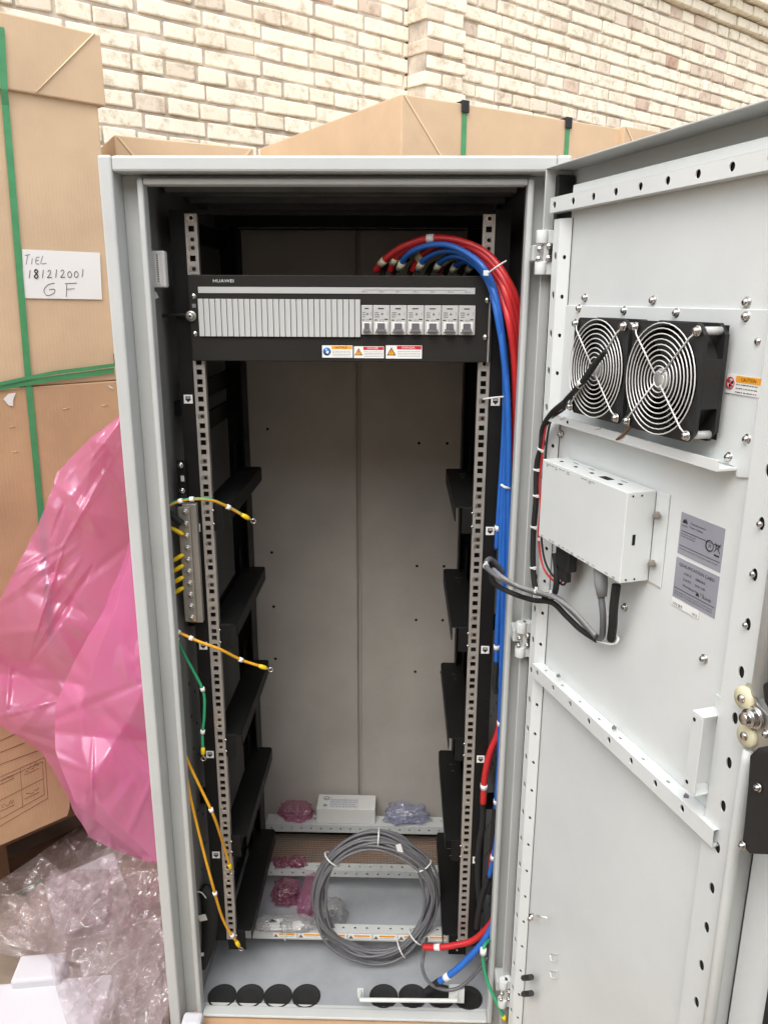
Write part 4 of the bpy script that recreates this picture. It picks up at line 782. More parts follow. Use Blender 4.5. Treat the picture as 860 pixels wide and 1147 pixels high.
# danger stickers
def tri(m, c, r, Y):
    m.prism([(c[0]-r, Y, c[2]-r*.75), (c[0]+r, Y, c[2]-r*.75), (c[0], Y, c[2]+r*.95)], Y_, .0002, 'ink'); m.prism([(c[0]-r*.72, Y-.0002, c[2]-r*.58), (c[0]+r*.72, Y-.0002, c[2]-r*.58), (c[0], Y-.0002, c[2]+r*.62)], Y_, .0002, 'orange'); m.b(c[0]-.0004, c[0]+.0004, Y-.0004, Y-.0002, c[2]-r*.35, c[2]+r*.3, 'ink')
for (u0, v0, u1, v1, head, txt, lab) in ((361, 387, 395, 400.5, 'orange', 'NOTICE', 'small sticker with a blue pictogram and orange bar'), (396.5, 388, 430, 401, 'redprint', 'DANGER', 'smaller red and white danger sticker'), (432, 387, 472.5, 401.5, 'redprint', 'DANGER', 'larger red and white danger sticker')):
    a, b_ = sx_(u0, v1), sx_(u1, v0); m = MB(); Y = y0-.0003; W_, H_ = b_[0]-a[0], b_[2]-a[2]; m.b(a[0], b_[0], Y-.0002, Y, a[2], b_[2], 'white')
    xs_ = a[0]+W_*.31; m.b(xs_, b_[0]-.0008, Y-.0004, Y-.0002, b_[2]-H_*.30, b_[2]-.0008, head)
    vs, fs = glyphs(txt); xx = [q[0] for q in vs]; kk = W_*.36/(max(xx)-min(xx)); m.add([(xs_+W_*.14+(q[0]-min(xx))*kk, Y-.0006, b_[2]-H_*.24+q[1]*.0034/.72) for q in vs], fs, 'white' if head != 'orange' else 'ink')
    rr = random.Random(u0)
    for q in range(4):
        x = xs_+.001
        while x < b_[0]-.003: l = min(rr.uniform(.001, .004), b_[0]-.002-x); m.b(x, x+l, Y-.0004, Y-.0002, b_[2]-H_*(.45+.13*q)-.0006, b_[2]-H_*(.45+.13*q), 'greyink'); x += l+.0007
    c = (a[0]+W_*.155, 0, (a[2]+b_[2])/2)
    if head == 'orange': m.lathe((c[0], Y-.0002, c[2]), -Y_, [(0, H_*.33), (.0002, H_*.33)], 'blueprint', 20); m.b(c[0]-.001, c[0]+.003, Y-.0008, Y-.0004, c[2]-.003, c[2]+.001, 'white'); m.lathe((c[0]-.001, Y-.0004, c[2]+.003), -Y_, [(0, .0014), (.0002, .0014)], 'white', 10)
    else: tri(m, c, H_*.36, Y-.0002)
    m.build('warning_sticker', SR, lab)
for u, v in ((217, 332), (218.5, 374), (546, 336.5), (543.5, 378)): MB().bolt(py(u, v, y0)-Y_*0, -Y_, .0034).build('rack_screw', SR)
c = sx_(214.5, 354); m = MB(); m.bolt(c-Y_*.001, -Y_, .0068, 'zinc'); m.build('earth_terminal', SR)
m = MB(); c = sx_(217.5, 342.5); m.b(c[0]-.003, c[0]+.003, y0-.0004, y0-.0001, c[2]-.003, c[2]+.003, 'greyink'); m.build('earth_symbol', SR)
m = MB(); m.b(.236, .2385, y0-.0002, y0+.0005, -.225, -.11, 'zinc'); m.build('edge_trim', SR)

# ================================================================== cables inside
def Ys(L): return [py(u, v, y) for u, v, y in L]
REDS = [((421, 303), (432, 290), (452, 276), (482, 267), (515, 270), (545, 284), (567, 312), (580, 345), (583, 400), (582, 470), (579, 540)),
        ((437, 303), (443, 288), (462, 275), (492, 270), (523, 275), (550, 294), (568, 323), (578.5, 358), (580.5, 410), (580, 480), (577, 545)),
        ((462, 303), (470, 288), (488, 276), (512, 274), (536, 285), (556, 308), (568, 335), (576, 372), (578.5, 420), (578, 480), (575, 545)),
        ((490, 304), (498, 292), (513, 280), (531, 285), (548, 302), (561, 330), (570, 362), (575, 395), (577, 430), (576.5, 490), (573, 550))]
rl = ['outermost red cable arching from the power unit', 'second red cable from outside in the arch', 'third red cable from outside in the arch', 'innermost red cable of the arch beside the blue ones']
for i, P in enumerate(REDS):
    n = len(P); ys = np.interp(np.arange(n), [0, 2, 6, 10], [.06, .03, -.030-.004*i, -.020-.004*i])
    cab('power_cable', rl[i], 'cable', [py(u, v, y) for (u, v), y in zip(P, ys)], 0.0057, 'red', 'red power cables', seg=12, ends=[(.085+.02*(i > 1), .012, .0064, 'cream', 'marker_sleeve')]+([(.30, .012, .0068, 'white', 'marker_sleeve')] if i == 0 else []))
    k = MB(); k.tube([py(P[0][0]-4, 308, .075), py(*P[0], .06), py(*P[1], .05)], .0068, 'rubber', 10); 
BLUES = [((446, 303), (456, 286), (475, 276), (500, 274), (525, 285), (543, 302), (555, 330), (562.5, 378), (565.5, 440), (563.5, 500), (559.5, 560), (556, 615)),
         ((468, 303), (475, 291), (492, 282), (512, 282), (532, 294), (546, 312), (557, 342), (564.5, 395), (567.5, 450), (565.5, 520), (561.5, 580), (560, 640), (557, 700), (555.5, 742)),
         ((488, 303), (494, 293), (506, 287), (522, 290), (538, 303), (550, 325), (557.5, 360), (565.5, 410), (568.5, 460), (567.5, 520), (564.5, 600), (563, 680), (561, 760), (559, 850)),
         ((506, 304), (512, 296), (523, 293), (535, 300), (546, 315), (556, 343), (562.5, 390), (567.5, 450), (568.5, 540), (569, 620), (566, 700), (563, 790), (557, 880), (555, 905)),
         ((523, 304), (528, 298), (535, 299), (543, 309), (553, 333), (559.5, 368), (566.5, 420), (569.5, 480), (569.5, 560), (570, 640), (568, 720), (565, 800), (561, 860), (557, 930), (548, 982))]
PIG = [((440, 308), (446, 296), (458, 289)), ((458, 308), (464, 296), (474, 290)), ((478, 308), (484, 298), (494, 293)), ((497, 308), (502, 299), (511, 295)), ((514, 308), (519, 300), (527, 298)), ((428, 309), (431, 299), (437, 293))]
bl = ['blue cable ending highest beside the rack post', 'blue cable ending just above the rack middle with a white marker', 'blue cable leaning on the cabinet lip out of sight below', 'blue cable ending low beside the short red one', 'longest blue cable ending near the rack foot']
for i, P in enumerate(BLUES):
    n = len(P); ys = np.interp(np.arange(n)/(n-1), [0, .15, .45, 1], [.055, .02, -.036-.003*i, -.012-.003*i])
    cab('power_cable', bl[i], 'cable', [py(u, v, y) for (u, v), y in zip(P, ys)], .0046, 'blue', 'blue power cables', seg=12, ends=[(.045 if n > 11 else .06, .014, .0060, 'cream', 'marker_sleeve'), (.965, .009, .0055, 'white', 'marker_sleeve')])
pg = ['%s black pigtail from the left behind the power unit top edge' % q for q in ('second', 'third', 'fourth', 'fifth', 'rightmost', 'leftmost')]
for P, q in zip(PIG, pg): cab('pigtail', q, 'cable', [py(u, v, .07) for u, v in P], .0050, 'rubber', 'black pigtails behind the power unit')
def sub(L, y): return [py(u, v, y) for u, v in L]
m = thing('cable_tie', 'long white cable tie round the red and blue arch', 'cable tie', py(560, 303, -.04)); k = MB(); k.tube([py(545, 307, -.052), py(556, 299, -.062), py(567, 292, -.055)], .0022, 'tie', 6, flat=.5); k.bx(py(544, 306, -.052), (.008, .006, .008), 'tie'); k.build('tie_band', m, bevel=.001)
m = thing('cable_tie', 'white cable tie holding the cables to the right post under the power unit', 'cable tie', py(560, 445, -.03)); k = MB(); k.tube([py(541, 447, -.006), py(556, 445, -.02), py(570, 444, -.048)], .0016, 'tie', 6); k.build('tie_band', m)
m = thing('cable_tie', 'white cable tie on the blue bundle above the door loop', 'cable tie', py(564, 546, -.03)); k = MB(); k.tube([py(561, 543, -.045), py(566, 546, -.05), py(571, 547, -.045)], .0022, 'tie', 6); k.build('tie_band', m)
for (a, lab, y) in (((((555.5, 742), (555, 752), (554, 768), (556, 776))), 'black sleeve below the white-marked blue cable end', -.015), ):
    cab('cable_end_sleeve', lab, 'sleeve', sub(a, y), .0052, 'rubber')
cab('power_cable', 'short red cable hanging beside the right post', 'cable', sub([(561, 800), (557, 822), (549, 842), (543, 868), (541, 900)], -.012), .0062, 'red', 'red power cables', ends=[(.86, .010, .0068, 'white', 'marker_sleeve')])
cab('cable_end_sleeve', 'long black sleeve under the short hanging red cable', 'sleeve', sub([(541, 900), (540, 925), (536, 950), (535, 985), (538, 1020)], -.006), .0060, 'rubber')
cab('cable_end_sleeve', 'black sleeve under the blue cable beside the short red one', 'sleeve', sub([(555, 904), (553, 930), (552, 950), (551, 975), (546, 1000)], -.010), .0060, 'rubber')
cab('cable_end_sleeve', 'black sleeve under the longest blue cable near the rack foot', 'sleeve', sub([(547, 982), (541, 1000), (536, 1022), (534, 1040)], -.012), .0060, 'rubber')
cab('power_cable', 'red stub showing beside the lip near the rack foot', 'cable', sub([(557, 948), (552, 958), (550, 968), (551, 974)], -.02), .0060, 'red', 'red power cables')
cab('power_cable', 'red cable sweeping left over the cabinet floor to the coil', 'cable', Ys([(558, 1018, -.03), (548, 1036, -.03), (530, 1053, -.025), (508, 1059, -.018), (490, 1061, -.010), (474, 1061, .0)]), .0062, 'red', 'red power cables', ends=[(.82, .012, .0068, 'white', 'marker_sleeve')])
cab('power_cable', 'blue cable crossing the cabinet floor towards the round entries', 'cable', Ys([(560, 990, -.045), (555, 1025, -.050), (543, 1052, -.055), (520, 1078, -.058), (502, 1093, -.058), (492, 1099, -.055)]), .0064, 'blue', 'blue power cables', ends=[(.84, .012, .0070, 'white', 'marker_sleeve')])
cab('cable_end_sleeve', 'black sleeve over the blue cable end at the round entries', 'sleeve', Ys([(492, 1099, -.055), (484, 1105, -.048), (476, 1112, -.040)]), .0066, 'rubber')
cab('earth_wire', 'green wire with a white flag hanging over the cabinet lip at lower right', 'wire', Ys([(548, 1053, -.075), (542, 1060, -.095), (541, 1078, -.10), (546, 1100, -.11), (557, 1125, -.125), (566, 1143, -.13)]), .0030, 'green', 'earthing wires', ends=[(.28, .012, .0060, 'white', 'wire_flag'), (.97, .010, .0042, 'lug_yellow', 'lug_sleeve')])
# grey coil leaning on the crossbars
CO = thing('cable_coil', 'large coil of grey cable leaning on the floor crossbars', 'cable coil', pz(420, 1083, FZ+.004))
A_ = pz(420, 1077, FZ+.010); top_ = py(424, 931, .125); ctr = (A_+top_)/2; Vv = nrm(top_-A_); hv = float(np.linalg.norm(top_-A_))/2; lft, rgt = py(352, 1008, ctr[1]), py(488, 1008, ctr[1]); hw = (rgt[0]-lft[0])/2; ctr[0] = (rgt[0]+lft[0])/2; Nn = nrm(np.cross(X_, Vv))
rc = random.Random(12); m = MB(); pts = []
for turn in range(17):
    ph = rc.uniform(0, 6.28); ra, rb = hw*rc.uniform(.84, 1.0), hv*rc.uniform(.84, 1.0); dn = rc.uniform(-.015, .015); ox, oy = rc.uniform(-.004, .004), rc.uniform(-.004, .004)
    sag = 1. if turn < 13 else (.78+.03*(turn-13))
    P = [ctr+X_*(ox+(ra+.0055*math.sin(2*t+ph)+.002*math.sin(5*t+2*ph))*math.cos(t))+Vv*(oy+(rb+.0055*math.cos(2*t+ph)+.002*math.sin(4*t+ph))*math.sin(t)*(sag if math.sin(t) > 0 else 1))+Nn*(dn+.004*math.sin(2*t+ph)) for t in np.linspace(0, 2*math.pi, 25)[:-1]]
    m.tube(P, .0031, 'grey_cable', 8, closed=True, sub=3)
m.build('coiled_cable', CO)
for a in (32, 142, 318, 300, 88):
    t = math.radians(a); c = ctr+X_*hw*.92*math.cos(t)+Vv*hv*.91*math.sin(t); R_ = X_*math.cos(t)+Vv*math.sin(t); k = MB()
    k.tube([c+R_*.019*math.cos(q)+Nn*.020*math.sin(q) for q in np.linspace(0, 2*math.pi, 13)[:-1]], .0016, 'tie', 6, closed=True, curve=False); k.bx(c-R_*.0+Nn*-.021, (.006, .005, .006), 'tie'); k.build('cable_tie', CO)
m = MB(); c = ctr+X_*hw*.38*1+Vv*hv*.80-Nn*.020*(1 if Nn[1] > 0 else -1); m.bx(c, (.011, .002, .02), 'white', (nrm(X_+.3*Z_), Y_, nrm(Z_-.3*X_))); m.build('paper_tag', CO)
m = MB(); m.tube([ctr+X_*hw*.86-Vv*hv*.55-Y_*.015]+Ys([(474, 1070, -.025), (473, 1085, -.045), (480, 1100, -.055), (495, 1108, -.055), (512, 1107, -.055), (530, 1093, -.05), (546, 1072, -.045)]), .0034, 'grey_cable', 8); m.build('cable_tail', CO)
# earthing wires at the left
def earth(pts, y, lab, sheath='yellow', tags=(), lugend=True, stripe=False):
    P = [py(u, v, yy) for (u, v), yy in zip(pts, y if hasattr(y, '__len__') else [y]*len(pts))]; root = cab('earth_wire', lab, 'wire', P, .0026, sheath, 'earthing wires', ties=(), ends=[(f, .007, .0042, 'white', 'wire_flag') for f in tags])
    if lugend:
        t = nrm(P[-1]-P[-2]); k = MB(); k.tube([P[-1]-t*.002, P[-1]+t*.004, P[-1]+t*.010, P[-1]+t*.014], [.0030, .0042, .0040, .0026], 'lug_yellow', 10, curve=False); k.build('lug_sleeve', root)
        k = MB(); c = P[-1]+t*.022; s_ = nrm(np.cross(t, Y_)); k.tube([c+.0042*(t*math.cos(q)+s_*math.sin(q)) for q in np.linspace(0, 2*math.pi, 13)[:-1]], .0011, 'steel', 6, closed=True, curve=False); k.cyl(P[-1]+t*.013, P[-1]+t*.018, .0018, 'steel', seg=8); k.build('ring_lug', root)
    if stripe:
        k = MB(); k.tube([p+Z_*.0012-Y_*.0008 for p in P], .0017, 'green', 6); k.build('green_stripe', root)
    return root
earth([(184, 570), (196, 563), (215, 559), (236, 560), (256, 568), (272, 577)], [-.055, -.055, -.055, -.05, -.03, -.02], 'uppermost yellow-green earth wire sticking out past the left rail', tags=(.28, .42, .8), stripe=True)
earth([(196, 706), (206, 711), (224, 719), (246, 727), (270, 739), (291, 746)], [-.055, -.055, -.055, -.05, -.03, -.02], 'yellow earth wire pointing right across the left rail below the busbar', tags=(.1, .32, .8))
earth([(198, 715), (206, 732), (217, 752), (228, 775), (229, 800), (227, 822), (227.5, 838)], -.035, 'green earth wire curving down beside the left post', sheath='green', tags=(.02, .48, .82))
earth([(204, 835), (213, 858), (226, 885), (240, 915), (250, 945), (257, 968)], [-.06]*4+[-.03, -.018], 'yellow earth wire with a white tag ending at the left rail foot', tags=(.55,))
earth([(205, 840), (213, 890), (226, 945), (238, 990), (250, 1030), (265, 1055)], [-.065]*4+[-.05, -.04], 'longest yellow earth wire hanging to the cabinet floor', tags=(.66, .93))
earth([(170, 430), (176, 455), (181, 485), (183, 510)], -.05, 'yellow earth wire half hidden behind the upper left lip', lugend=False)
cab('earth_wire', 'short lead with a yellow tag joining the side wall to the power unit', 'wire', Ys([(172, 355, .01), (180, 354, .01), (195, 353, .0), (209, 353, -.012)]), .0026, 'rubber', 'earthing wires', ends=[(.18, .014, .0042, 'orange', 'wire_flag')])
# busbar
BB = thing('earth_busbar', 'tinned earth busbar with a row of bolts and yellow lugs at left', 'busbar', py(213, 697, -.03))
b0, b1 = py(206.5, 568, -.02), py(213.5, 696, -.02); m = MB(); bxc = (b0[0]+b1[0])/2
m.b(bxc-.010, bxc+.010, -.022, -.016, b1[2], b0[2], 'terminal'); m.b(bxc-.004, bxc+.020, -.0155, -.003, b1[2]-.004, b0[2]+.004, 'terminal'); m.build('bar', BB, bevel=.001)
nb = 10
for i in range(nb):
    z = b0[2]-.008-(b0[2]-b1[2]-.016)*i/(nb-1); MB().bolt((bxc+.003, -.022, z), -Y_, .0046, 'zinc').build('busbar_bolt', BB)
for v, r_ in ((597, -1), (623, 1), (635, 1), (648, 1), (660, 1)):
    p = py(202.5, v, -.028); k = MB(); a = p+np.array([-.010, 0, -.006*r_]); k.tube([a-X_*.012-Z_*.006*r_, a, p, p+np.array([.005, 0, .003*r_])], [.0026, .0038, .0040, .0026], 'lug_yellow', 10, curve=False); k.build('lug_sleeve', BB)
m = MB(); p = py(196, 580, -.03); m.tube([p-X_*.012+Z_*.01, p, p+X_*.012-Z_*.010], .0055, 'rubber', 10); m.build('heatshrink_lug', BB)
m = MB(); m.b(bxc+.001, bxc+.009, -.0228, -.0222, b1[2]+.002, b1[2]+.008, 'orange'); m.build('polarity_mark', BB)
BK = thing('terminal_bracket', 'small black bracket with two steel screws above the earth busbar', 'bracket', py(205, 555, -.01)); p = py(205, 535, -.008); m = MB(); m.b(p[0]-.009, p[0]+.006, -.010, -.004, p[2]-.029, p[2]+.029, 'black'); m.b(p[0]-.003, p[0]+.003, -.0106, -.0101, p[2]-.006, p[2]+.004, 'lgrey_pl'); m.build('plate', BK, bevel=.0008)
for dz in (.022, -.022): MB().bolt(p+np.array([-.0015, -.004, dz]), -Y_, .0040).build('bracket_screw', BK)
# sensor on the left wall
SN = thing('door_sensor', 'narrow white sensor box hanging inside the upper left lip', 'sensor', py(176, 321, -.03)); a, b_ = py(169.5, 322, -.035), py(185, 281, -.035); m = MB(); m.b(a[0], b_[0], -.040, -.024, a[2], b_[2], 'pvc'); m.build('case', SN, bevel=.0025)
m = MB(); m.b(a[0]+.0105, a[0]+.0175, -.0408, -.0401, a[2]+.006, b_[2]-.006, 'white')
for i in range(16): m.b(a[0]+.0128, a[0]+.0156, -.0411, -.0408, a[2]+.008+i*.0026, a[2]+.0094+i*.0026, 'ink')
m.build('side_print', SN); m = MB(); m.tube([(a[0]+.008, -.032, b_[2]-.001), (a[0]+.004, -.034, b_[2]+.008), (a[0]+.0, -.036, b_[2]+.014)], .0008, 'grey_cable', 5); m.build('lead', SN)
cl = thing('cable_tie', 'small white tie stuck below the sensor box', 'cable tie', py(174, 333, -.03)); m = MB(); p = py(174, 331, -.03); m.bx(p, (.008, .002, .010), 'tie', (nrm(X_+.4*Z_), Y_, nrm(Z_-.4*X_))); m.build('tie_head', cl, bevel=.0006)
# black sleeves in the lower left corner
cab('cable_bundle', 'black taped cable bundle in the lower left corner of the cabinet', 'cable', Ys([(226, 995, -.0), (235, 1005, .0), (236, 1030, .0), (233, 1060, -.01), (226, 1085, -.03)]), [.012, .017, .017, .013, .008], 'rubber', ties=())
m = thing('cable_tie', 'white tie and paper flag on the black bundle in the lower left corner', 'cable tie', py(228, 1028, -.02)); k = MB(); k.tube([py(220, 999, -.02), py(226, 1000, -.022), py(231, 1006, -.018)], .0012, 'tie', 6); k.bx(py(227, 1028, -.022), (.016, .001, .014), 'white', (nrm(X_+.25*Z_), Y_, nrm(Z_-.25*X_))); k.bx(py(226, 1069, -.035), (.008, .004, .005), 'tie'); k.build('tie_band', m)

# ================================================================== things lying in the cabinet
def P3(u, v, z): return pz(u, v, z)
zb_ = -1.420
BX = thing('accessory_box', 'white cardboard box with printed marks on the rear crossbar', 'box', P3(388, 928, zb_+.001)); a, b_ = py(355, 928, .424), py(420, 930, .424)
m = MB(); hz0 = zb_+.001; hx0, hx1 = a[0], b_[0]; m.b(hx0, hx1, .424, .484, hz0, hz0+.042, 'pvc'); m.build('carton_body', BX, bevel=.001)
m = MB(); Zt = hz0+.0423; mk = lambda x, y, w, d_, mm='ink': m.b(x, x+w, y, y+d_, Zt, Zt+.0003, mm)
ring(m, np.array([hx0+.022, .467, Zt]), X_, Y_, .007, .0009); petals(m, np.array([hx0+.022, .463, Zt]), X_, Y_, .005)
for i in range(4):
    vv = .434+.009*i; x = hx0+.035
    m.b(hx0+.033, hx1-.045, vv-.003, vv-.0026, Zt, Zt+.0002, 'blueprint'); rr = random.Random(i)
    while x < hx1-.05: l = rr.uniform(.004, .010); m.b(x, x+l, vv, vv+.0018, Zt, Zt+.0002, 'greyink'); x += l+.002
for x in (hx0+.033, (hx0+hx1)/2-.005, hx1-.0455): m.b(x, x+.0004, .431, .471, Zt, Zt+.0002, 'blueprint')
mk(hx0+.015, .434, .010, .002); mk(hx0+.017, .438, .003, .006); mk(hx0+.022, .436, .003, .005)
m.build('printed_marks', BX)
def bag(c, size, matn, name, label, cat, seed, group=None, lumps=None, lumpm='redscrews', rot=0., squash=.5, amp=.35):
    o = Vector((seed*3.1, 1.7, seed)); m = MB(); vs = []; n1, n2 = 26, 40
    for i in range(n1+1):
        th = math.pi*i/n1
        for j in range(n2):
            ph = 2*math.pi*j/n2; d_ = Vector((math.sin(th)*math.cos(ph), math.sin(th)*math.sin(ph), math.cos(th)))
            r_ = 1+amp*noise.noise(d_*2.2+o)+amp*.55*abs(noise.noise(d_*6+o))+amp*.3*noise.noise(d_*14+o); sup = lambda q: math.copysign(abs(q)**.7, q)
            x, y, z = sup(d_.x)*size[0]*r_, sup(d_.y)*size[1]*r_, max(-1, sup(d_.z))*size[2]*r_
            vs.append((c[0]+x*math.cos(rot)-y*math.sin(rot), c[1]+x*math.sin(rot)+y*math.cos(rot), max(c[2]+z, c[2]-size[2])))
    fs = [(i*n2+j, i*n2+(j+1) % n2, (i+1)*n2+(j+1) % n2, (i+1)*n2+j) for i in range(n1) for j in range(n2)]
    root = thing(name, label, cat, (c[0], c[1], c[2]-size[2]), group); m.add(vs, fs, matn, True); m.build('bag_film', root)
    if lumps:
        k = MB(); rr = random.Random(seed)
        for q in range(lumps):
            p = np.array([c[0]+rr.uniform(-.6, .6)*size[0], c[1]+rr.uniform(-.6, .6)*size[1], c[2]+rr.uniform(-.7, .5)*size[2]]); dd = nrm([rr.uniform(-1, 1), rr.uniform(-1, 1), rr.uniform(-.6, .6)]); k.cyl(p, p+dd*.011, .0022, lumpm, seg=6); k.cyl(p-dd*.002, p, .0042, lumpm, seg=8)
        k.build('contents', root, kind='stuff')
    return root
c = P3(330, 917, -1.395); bag((c[0], .447, -1.402), (.040, .026, .017), 'pinkbag', 'plastic_bag', 'crumpled pink bag left of the white accessory box', 'bag', 1, lumps=14, lumpm='zinc')
c = P3(455, 910, -1.39); bag((c[0], .442, -1.399), (.050, .026, .016), 'bluebag', 'plastic_bag', 'bluish plastic bag right of the white accessory box', 'bag', 2, lumps=10, lumpm='white')
c = P3(314, 965, -1.39); bag((c[0]-.002, .268, -1.4115), (.017, .014, .0075), 'pinkbag', 'screw_bag', 'small bag of red tinted screws at the left on the middle crossbar', 'bag', 3, 'bags of red screws', 24)
c = P3(332, 963, -1.39); bag((c[0], .270, -1.4105), (.019, .014, .0085), 'pinkbag', 'screw_bag', 'small bag of red tinted screws touching the pink pouch on the middle crossbar', 'bag', 4, 'bags of red screws', 26)
c = P3(321, 992, -1.455); bag((c[0], c[1]-.01, -1.4635), (.030, .030, .0195), 'pinkbag', 'screw_bag', 'largest bag of red tinted screws, on the floor before the middle crossbar', 'bag', 5, 'bags of red screws', 60)
c = P3(347, 997, -1.44); bag((c[0], c[1]+.01, -1.4565), (.021, .062, .0265), 'pinkbag', 'plastic_pouch', 'flat pink pouch standing between the screw bags and the coil', 'pouch', 6, rot=-.15, amp=.2)
c = P3(372, 1020, -1.46); bag((c[0], c[1], -1.463), (.030, .028, .020), 'clearbag', 'plastic_bag', 'small clear bag inside the grey coil', 'bag', 7, lumps=6, lumpm='zinc')
c = P3(315, 1035, -1.41); bag((c[0]+.005, .080, -1.410), (.068, .020, .009), 'clearbag', 'plastic_bag', 'clear bag of small clips lying on the front crossbar', 'bag', 8, lumps=5, lumpm='white', amp=.25)
m = thing('clip_strip', 'white clips and black tie tails on the front crossbar', 'clips', P3(320, 1040, -1.42)); k = MB()
for u in (309, 333): p = P3(u, 1036, -1.412); k.bx((p[0], .074, -1.411), (.018, .014, .012), 'tie', (nrm(X_+.1*Y_), nrm(Y_-.1*X_), Z_))
p = P3(321, 1036, -1.412); k.tube([(p[0]-.002, .072, -1.408), (p[0], .066, -1.42), (p[0]-.002, .064, -1.44)], .0012, 'tie', 6); k.tube([(p[0]-.006, .072, -1.408), (p[0]-.004, .066, -1.420), (p[0]-.003, .064, -1.437)], .0012, 'tie', 6)
for i in range(4): k.tube([(p[0]-.045+.004*i, .082, -1.412), (p[0]-.03, .076, -1.404+.002*i), (p[0]-.012, .08, -1.413)], .0010, 'rubber', 6)
k.build('clips', m)

# ================================================================== under and round the cabinet
PL = thing('wooden_pallet', 'wooden pallet carrying the grey cabinet', 'pallet', (0, .22, -LIFT))
for y in (-.10, .07, .24, .41, .54): MB().b(-.40, .42, y-.05, y+.04, -1.5525, -1.5312, 'wood').build('deck_board', PL, bevel=.001)
for x in (-.36, 0, .36): MB().b(x-.045, x+.045, -.15, .58, -LIFT+.003, -1.554, 'wood').build('bearer', PL, bevel=.001)
m = thing('cardboard_strip', 'brown cardboard strip tucked below the cabinet lip', 'cardboard', (0, -.11, -1.53)); a = py(231, 1143, -.095); MB().b(-LW-.012, .268, -.112, -.067, -1.52, -1.4855, 'card2').build('sheet', m, bevel=.002)
m = thing('foam_wedge', 'pale foam wedge at the lower left corner of the cabinet lip', 'foam', py(215, 1147, -.10)); p = py(215, 1144, -.12); k = MB(); k.bx(p+np.array([0, .004, -.009]), (.038, .03, .026), 'foam'); k.build('foam_piece', m, bevel=.006)

def sheet(fn, nu, nv, matn, name, label, cat, solid=.0006):
    vs = [fn(i/nu, j/nv) for j in range(nv+1) for i in range(nu+1)]; m = MB(); m.add(vs, [(j*(nu+1)+i, j*(nu+1)+i+1, (j+1)*(nu+1)+i+1, (j+1)*(nu+1)+i) for j in range(nv) for i in range(nu)], matn, True)
    return m.build(name, None, label, category=cat)
def ridged(p, o=0.):
    v = 0; a = 1; f = 1
    for _ in range(4): v += a*(1-abs(noise.noise(Vector((p[0]*f+o, p[1]*f, o*1.3)))*2)); a *= .5; f *= 2.1
    return v/1.9
def creases(seed, n, x0, x1, y0, y1, L, W, A):
    r = random.Random(seed); return [(r.uniform(x0, x1), r.uniform(y0, y1), r.uniform(0, math.pi) if r.random() < .5 else r.gauss(2.1, .35), r.uniform(*L), r.uniform(*W), r.uniform(*A)*r.choice((1, 1, -1))) for _ in range(n)]
def fold(C, x, y):
    h = 0.
    for cx, cy, a, L, w_, A in C:
        c, q = math.cos(a), math.sin(a); dx, dy = x-cx, y-cy; u = abs(dx*c+dy*q)/L
        if u >= 1: continue
        v = abs(-dx*q+dy*c)/(w_*(1-u*.6))
        if v < 1: h += A*((1-v) if w_ < .32 else (1-v)**1.6)*(1-u*u)
    return h
CP = creases(4, 16, -1., 3.2, 7.6, 16.4, (1.5, 4.2), (.7, 2.0), (.020, .050)); CP2 = creases(9, 75, -1., 3.2, 7.6, 16.4, (.3, 1.5), (.06, .31), (.003, .012))
CC = creases(21, 80, -1.5, 5.2, 22.5, 30.5, (.8, 2.6), (.2, .8), (.012, .038)); CC2 = creases(22, 150, -1.5, 5.2, 22.5, 30.5, (.3, 1.4), (.05, .22), (.003, .010))
# pink film: outline left/right edges by height in the picture
VL = [(466, 134), (478, 118), (492, 100), (508, 85), (528, 65), (555, 56), (590, 42), (630, 22), (680, -4), (740, -30), (790, -20), (812, 0), (828, 25), (843, 48), (870, 64), (905, 82), (938, 100), (950, 125), (966, 168)]
VR = [(466, 140), (966, 200)]
def pinkfn(a, b):
    v = 466+500*b; L = np.interp(v, [q[0] for q in VL], [q[1] for q in VL]); R_ = np.interp(v, [q[0] for q in VR], [q[1] for q in VR])
    L += 2.5*noise.noise(Vector((v*.05, 3, 0))); u = L+(R_-L)*a
    X, Yv = u/60., v/60.
    f1 = ridged((X*.55+Yv*.22, Yv*.30-X*.2), 1.); f2 = ridged((X*1.3-Yv*.5, Yv*.8), 5.); bulge = math.sin(math.pi*min(1, a*.9+.08))*math.sin(math.pi*(.15+.8*b))
    edge = min(1, 6*a)*1.0
    y = .24-.09*bulge-.05*noise.noise(Vector((X*.5, Yv*.35, 2)))-fold(CP, X, Yv)-fold(CP2, X, Yv)
    y += .12*(1-min(1, b*4))*0
    p = py(u, v, max(-.02, y)); 
    s_ = float((p-LF.p0)@LF.n)                          # stay in front of the carton
    if s_ < .012: d = ray(u, v); k_ = ((LF.p0+LF.n*(.014+.02*abs(noise.noise(Vector((X, Yv, 4)))))-C0)@LF.n)/(d@LF.n); p = C0+k_*d
    if p[0] > -.345: p[0] = -.345-.002*random.random()
    return p
pk = sheet(pinkfn, 150, 230, 'pinkfilm', 'plastic_sheet', 'crumpled bright pink plastic sheet draped between carton and cabinet', 'plastic sheet')
V2 = [(560, 158), (620, 142), (680, 118), (740, 84), (790, 62), (840, 62), (900, 84), (960, 160)]
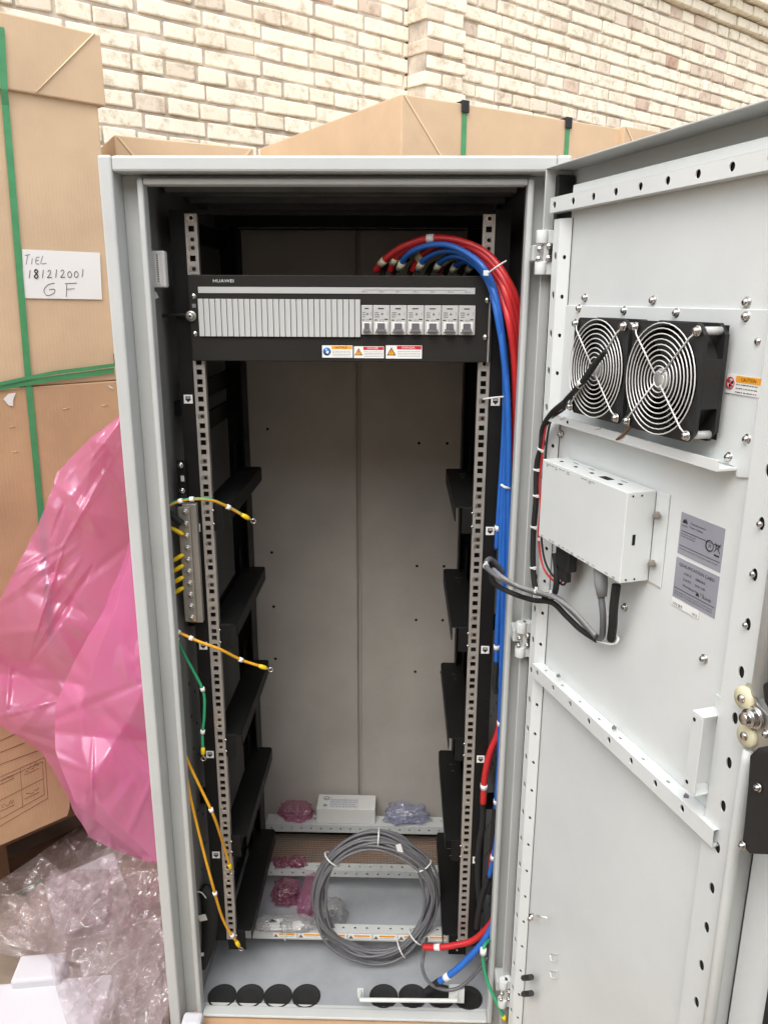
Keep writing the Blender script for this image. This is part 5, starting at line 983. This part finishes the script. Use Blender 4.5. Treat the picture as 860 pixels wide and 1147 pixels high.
def pink2(a, b):
    v = 560+405*b; L = float(np.interp(v, [q[0] for q in V2], [q[1] for q in V2]))+2*noise.noise(Vector((v*.04, 9, 0))); R_ = float(np.interp(v, [466, 966], [140, 200])); u = L+(R_-L)*a; X, Yv = u/60., v/60.
    y = .12-.05*math.sin(math.pi*b)-.03*noise.noise(Vector((X*.6, Yv*.4, 7)))-.7*fold(CP, X+.6, Yv-.9)-fold(CP2, X+.4, Yv)+.04*(1-min(1, a*4)); p = py(u, v, max(-.04, y))
    if p[0] > -.347: p[0] = -.347-.002*random.random()
    return p
vs2 = MB(); n_ = 90; k2 = 150; vs2.add([pink2(i/n_, j/k2) for j in range(k2+1) for i in range(n_+1)], [(j*(n_+1)+i, j*(n_+1)+i+1, (j+1)*(n_+1)+i+1, (j+1)*(n_+1)+i) for j in range(k2) for i in range(n_)], 'pinkfilm', True)
WP[pk.name] = np.array(pk.location); vs2.build('folded_layer', pk)
# clear stretch film heap
VLc = [(922, 95), (945, 60), (970, 25), (1000, -20), (1055, -60), (1080, 55), (1147, 75), (1200, 75)]; VRc = [(922, 130), (960, 190), (1200, 200)]
def clearfn(a, b, off=0., seed=0.):
    v = 925+270*b; L = np.interp(v, [q[0] for q in VLc], [q[1] for q in VLc]); R_ = np.interp(v, [q[0] for q in VRc], [q[1] for q in VRc]); u = L+(R_-L)*a; X, Yv = u/40., v/40.
    f1 = ridged((X*.42+Yv*.35+seed, Yv*.35-X*.25), 2.+seed); f2 = ridged((X*2.-Yv*1.2, Yv*1.9+X), 6.+seed); h = -1.52+.06*(f1-.45)+fold(CC, X+seed*.11, Yv)+fold(CC2, X+seed*.07, Yv)+off
    h += .10*a*(1-b)
    p = pz(u, v, max(-LIFT+.012, h)); 
    if p[0] > -.343 and p[1] > -.14: p[0] = -.343
    return p
sheet(lambda a, b: clearfn(a, b), 190, 170, 'clearfilm', 'stretch_film', 'crumpled clear stretch film heaped on the ground at lower left', 'plastic film')
sheet(lambda a, b: clearfn(.25+.75*a, .18+.8*b, .035, 9.), 150, 140, 'clearfilm', 'stretch_film', 'upper layer of clear stretch film bunched against the cabinet side', 'plastic film')
def foam(c, sz, rz, label, tilt=0.):
    a = math.radians(rz); ax = nrm([math.cos(a), math.sin(a), tilt]); ay = nrm([-math.sin(a), math.cos(a), 0]); k = MB(); k.bx(c, sz, 'foam', (ax, ay, nrm(np.cross(ax, ay)))); o = k.build('foam_block', None, label, bevel=.006, category='foam block', group='white foam packing blocks'); return o
p = pz(98, 1000, -1.535); foam(p, (.17, .12, .075), 32, 'white foam block wrapped in the clear film', .12)
p = pz(40, 1135, -1.56); foam(p-Y_*.02, (.30, .14, .07), 8, 'longest white foam block at the bottom left corner of the photo', .0)
p = pz(44, 1097, -1.53); foam(p+Y_*.01, (.10, .07, .05), 8, 'small white foam block lying on the long one', .0)
m = thing('strap_offcut', 'loose green strap offcut lying on the ground under the film', 'strap', pz(35, 995, -LIFT+.02)); MB().tube([pz(20, 1002, -LIFT+.02), pz(36, 993, -LIFT+.022), pz(48, 984, -LIFT+.02)], .006, 'strap', 6, flat=.2).build('band', m)

# ================================================================== lift everything so the ground is z = 0
for o in S.objects:
    if o.parent is None and o.type in ('MESH', 'EMPTY'): o.location.z += LIFT
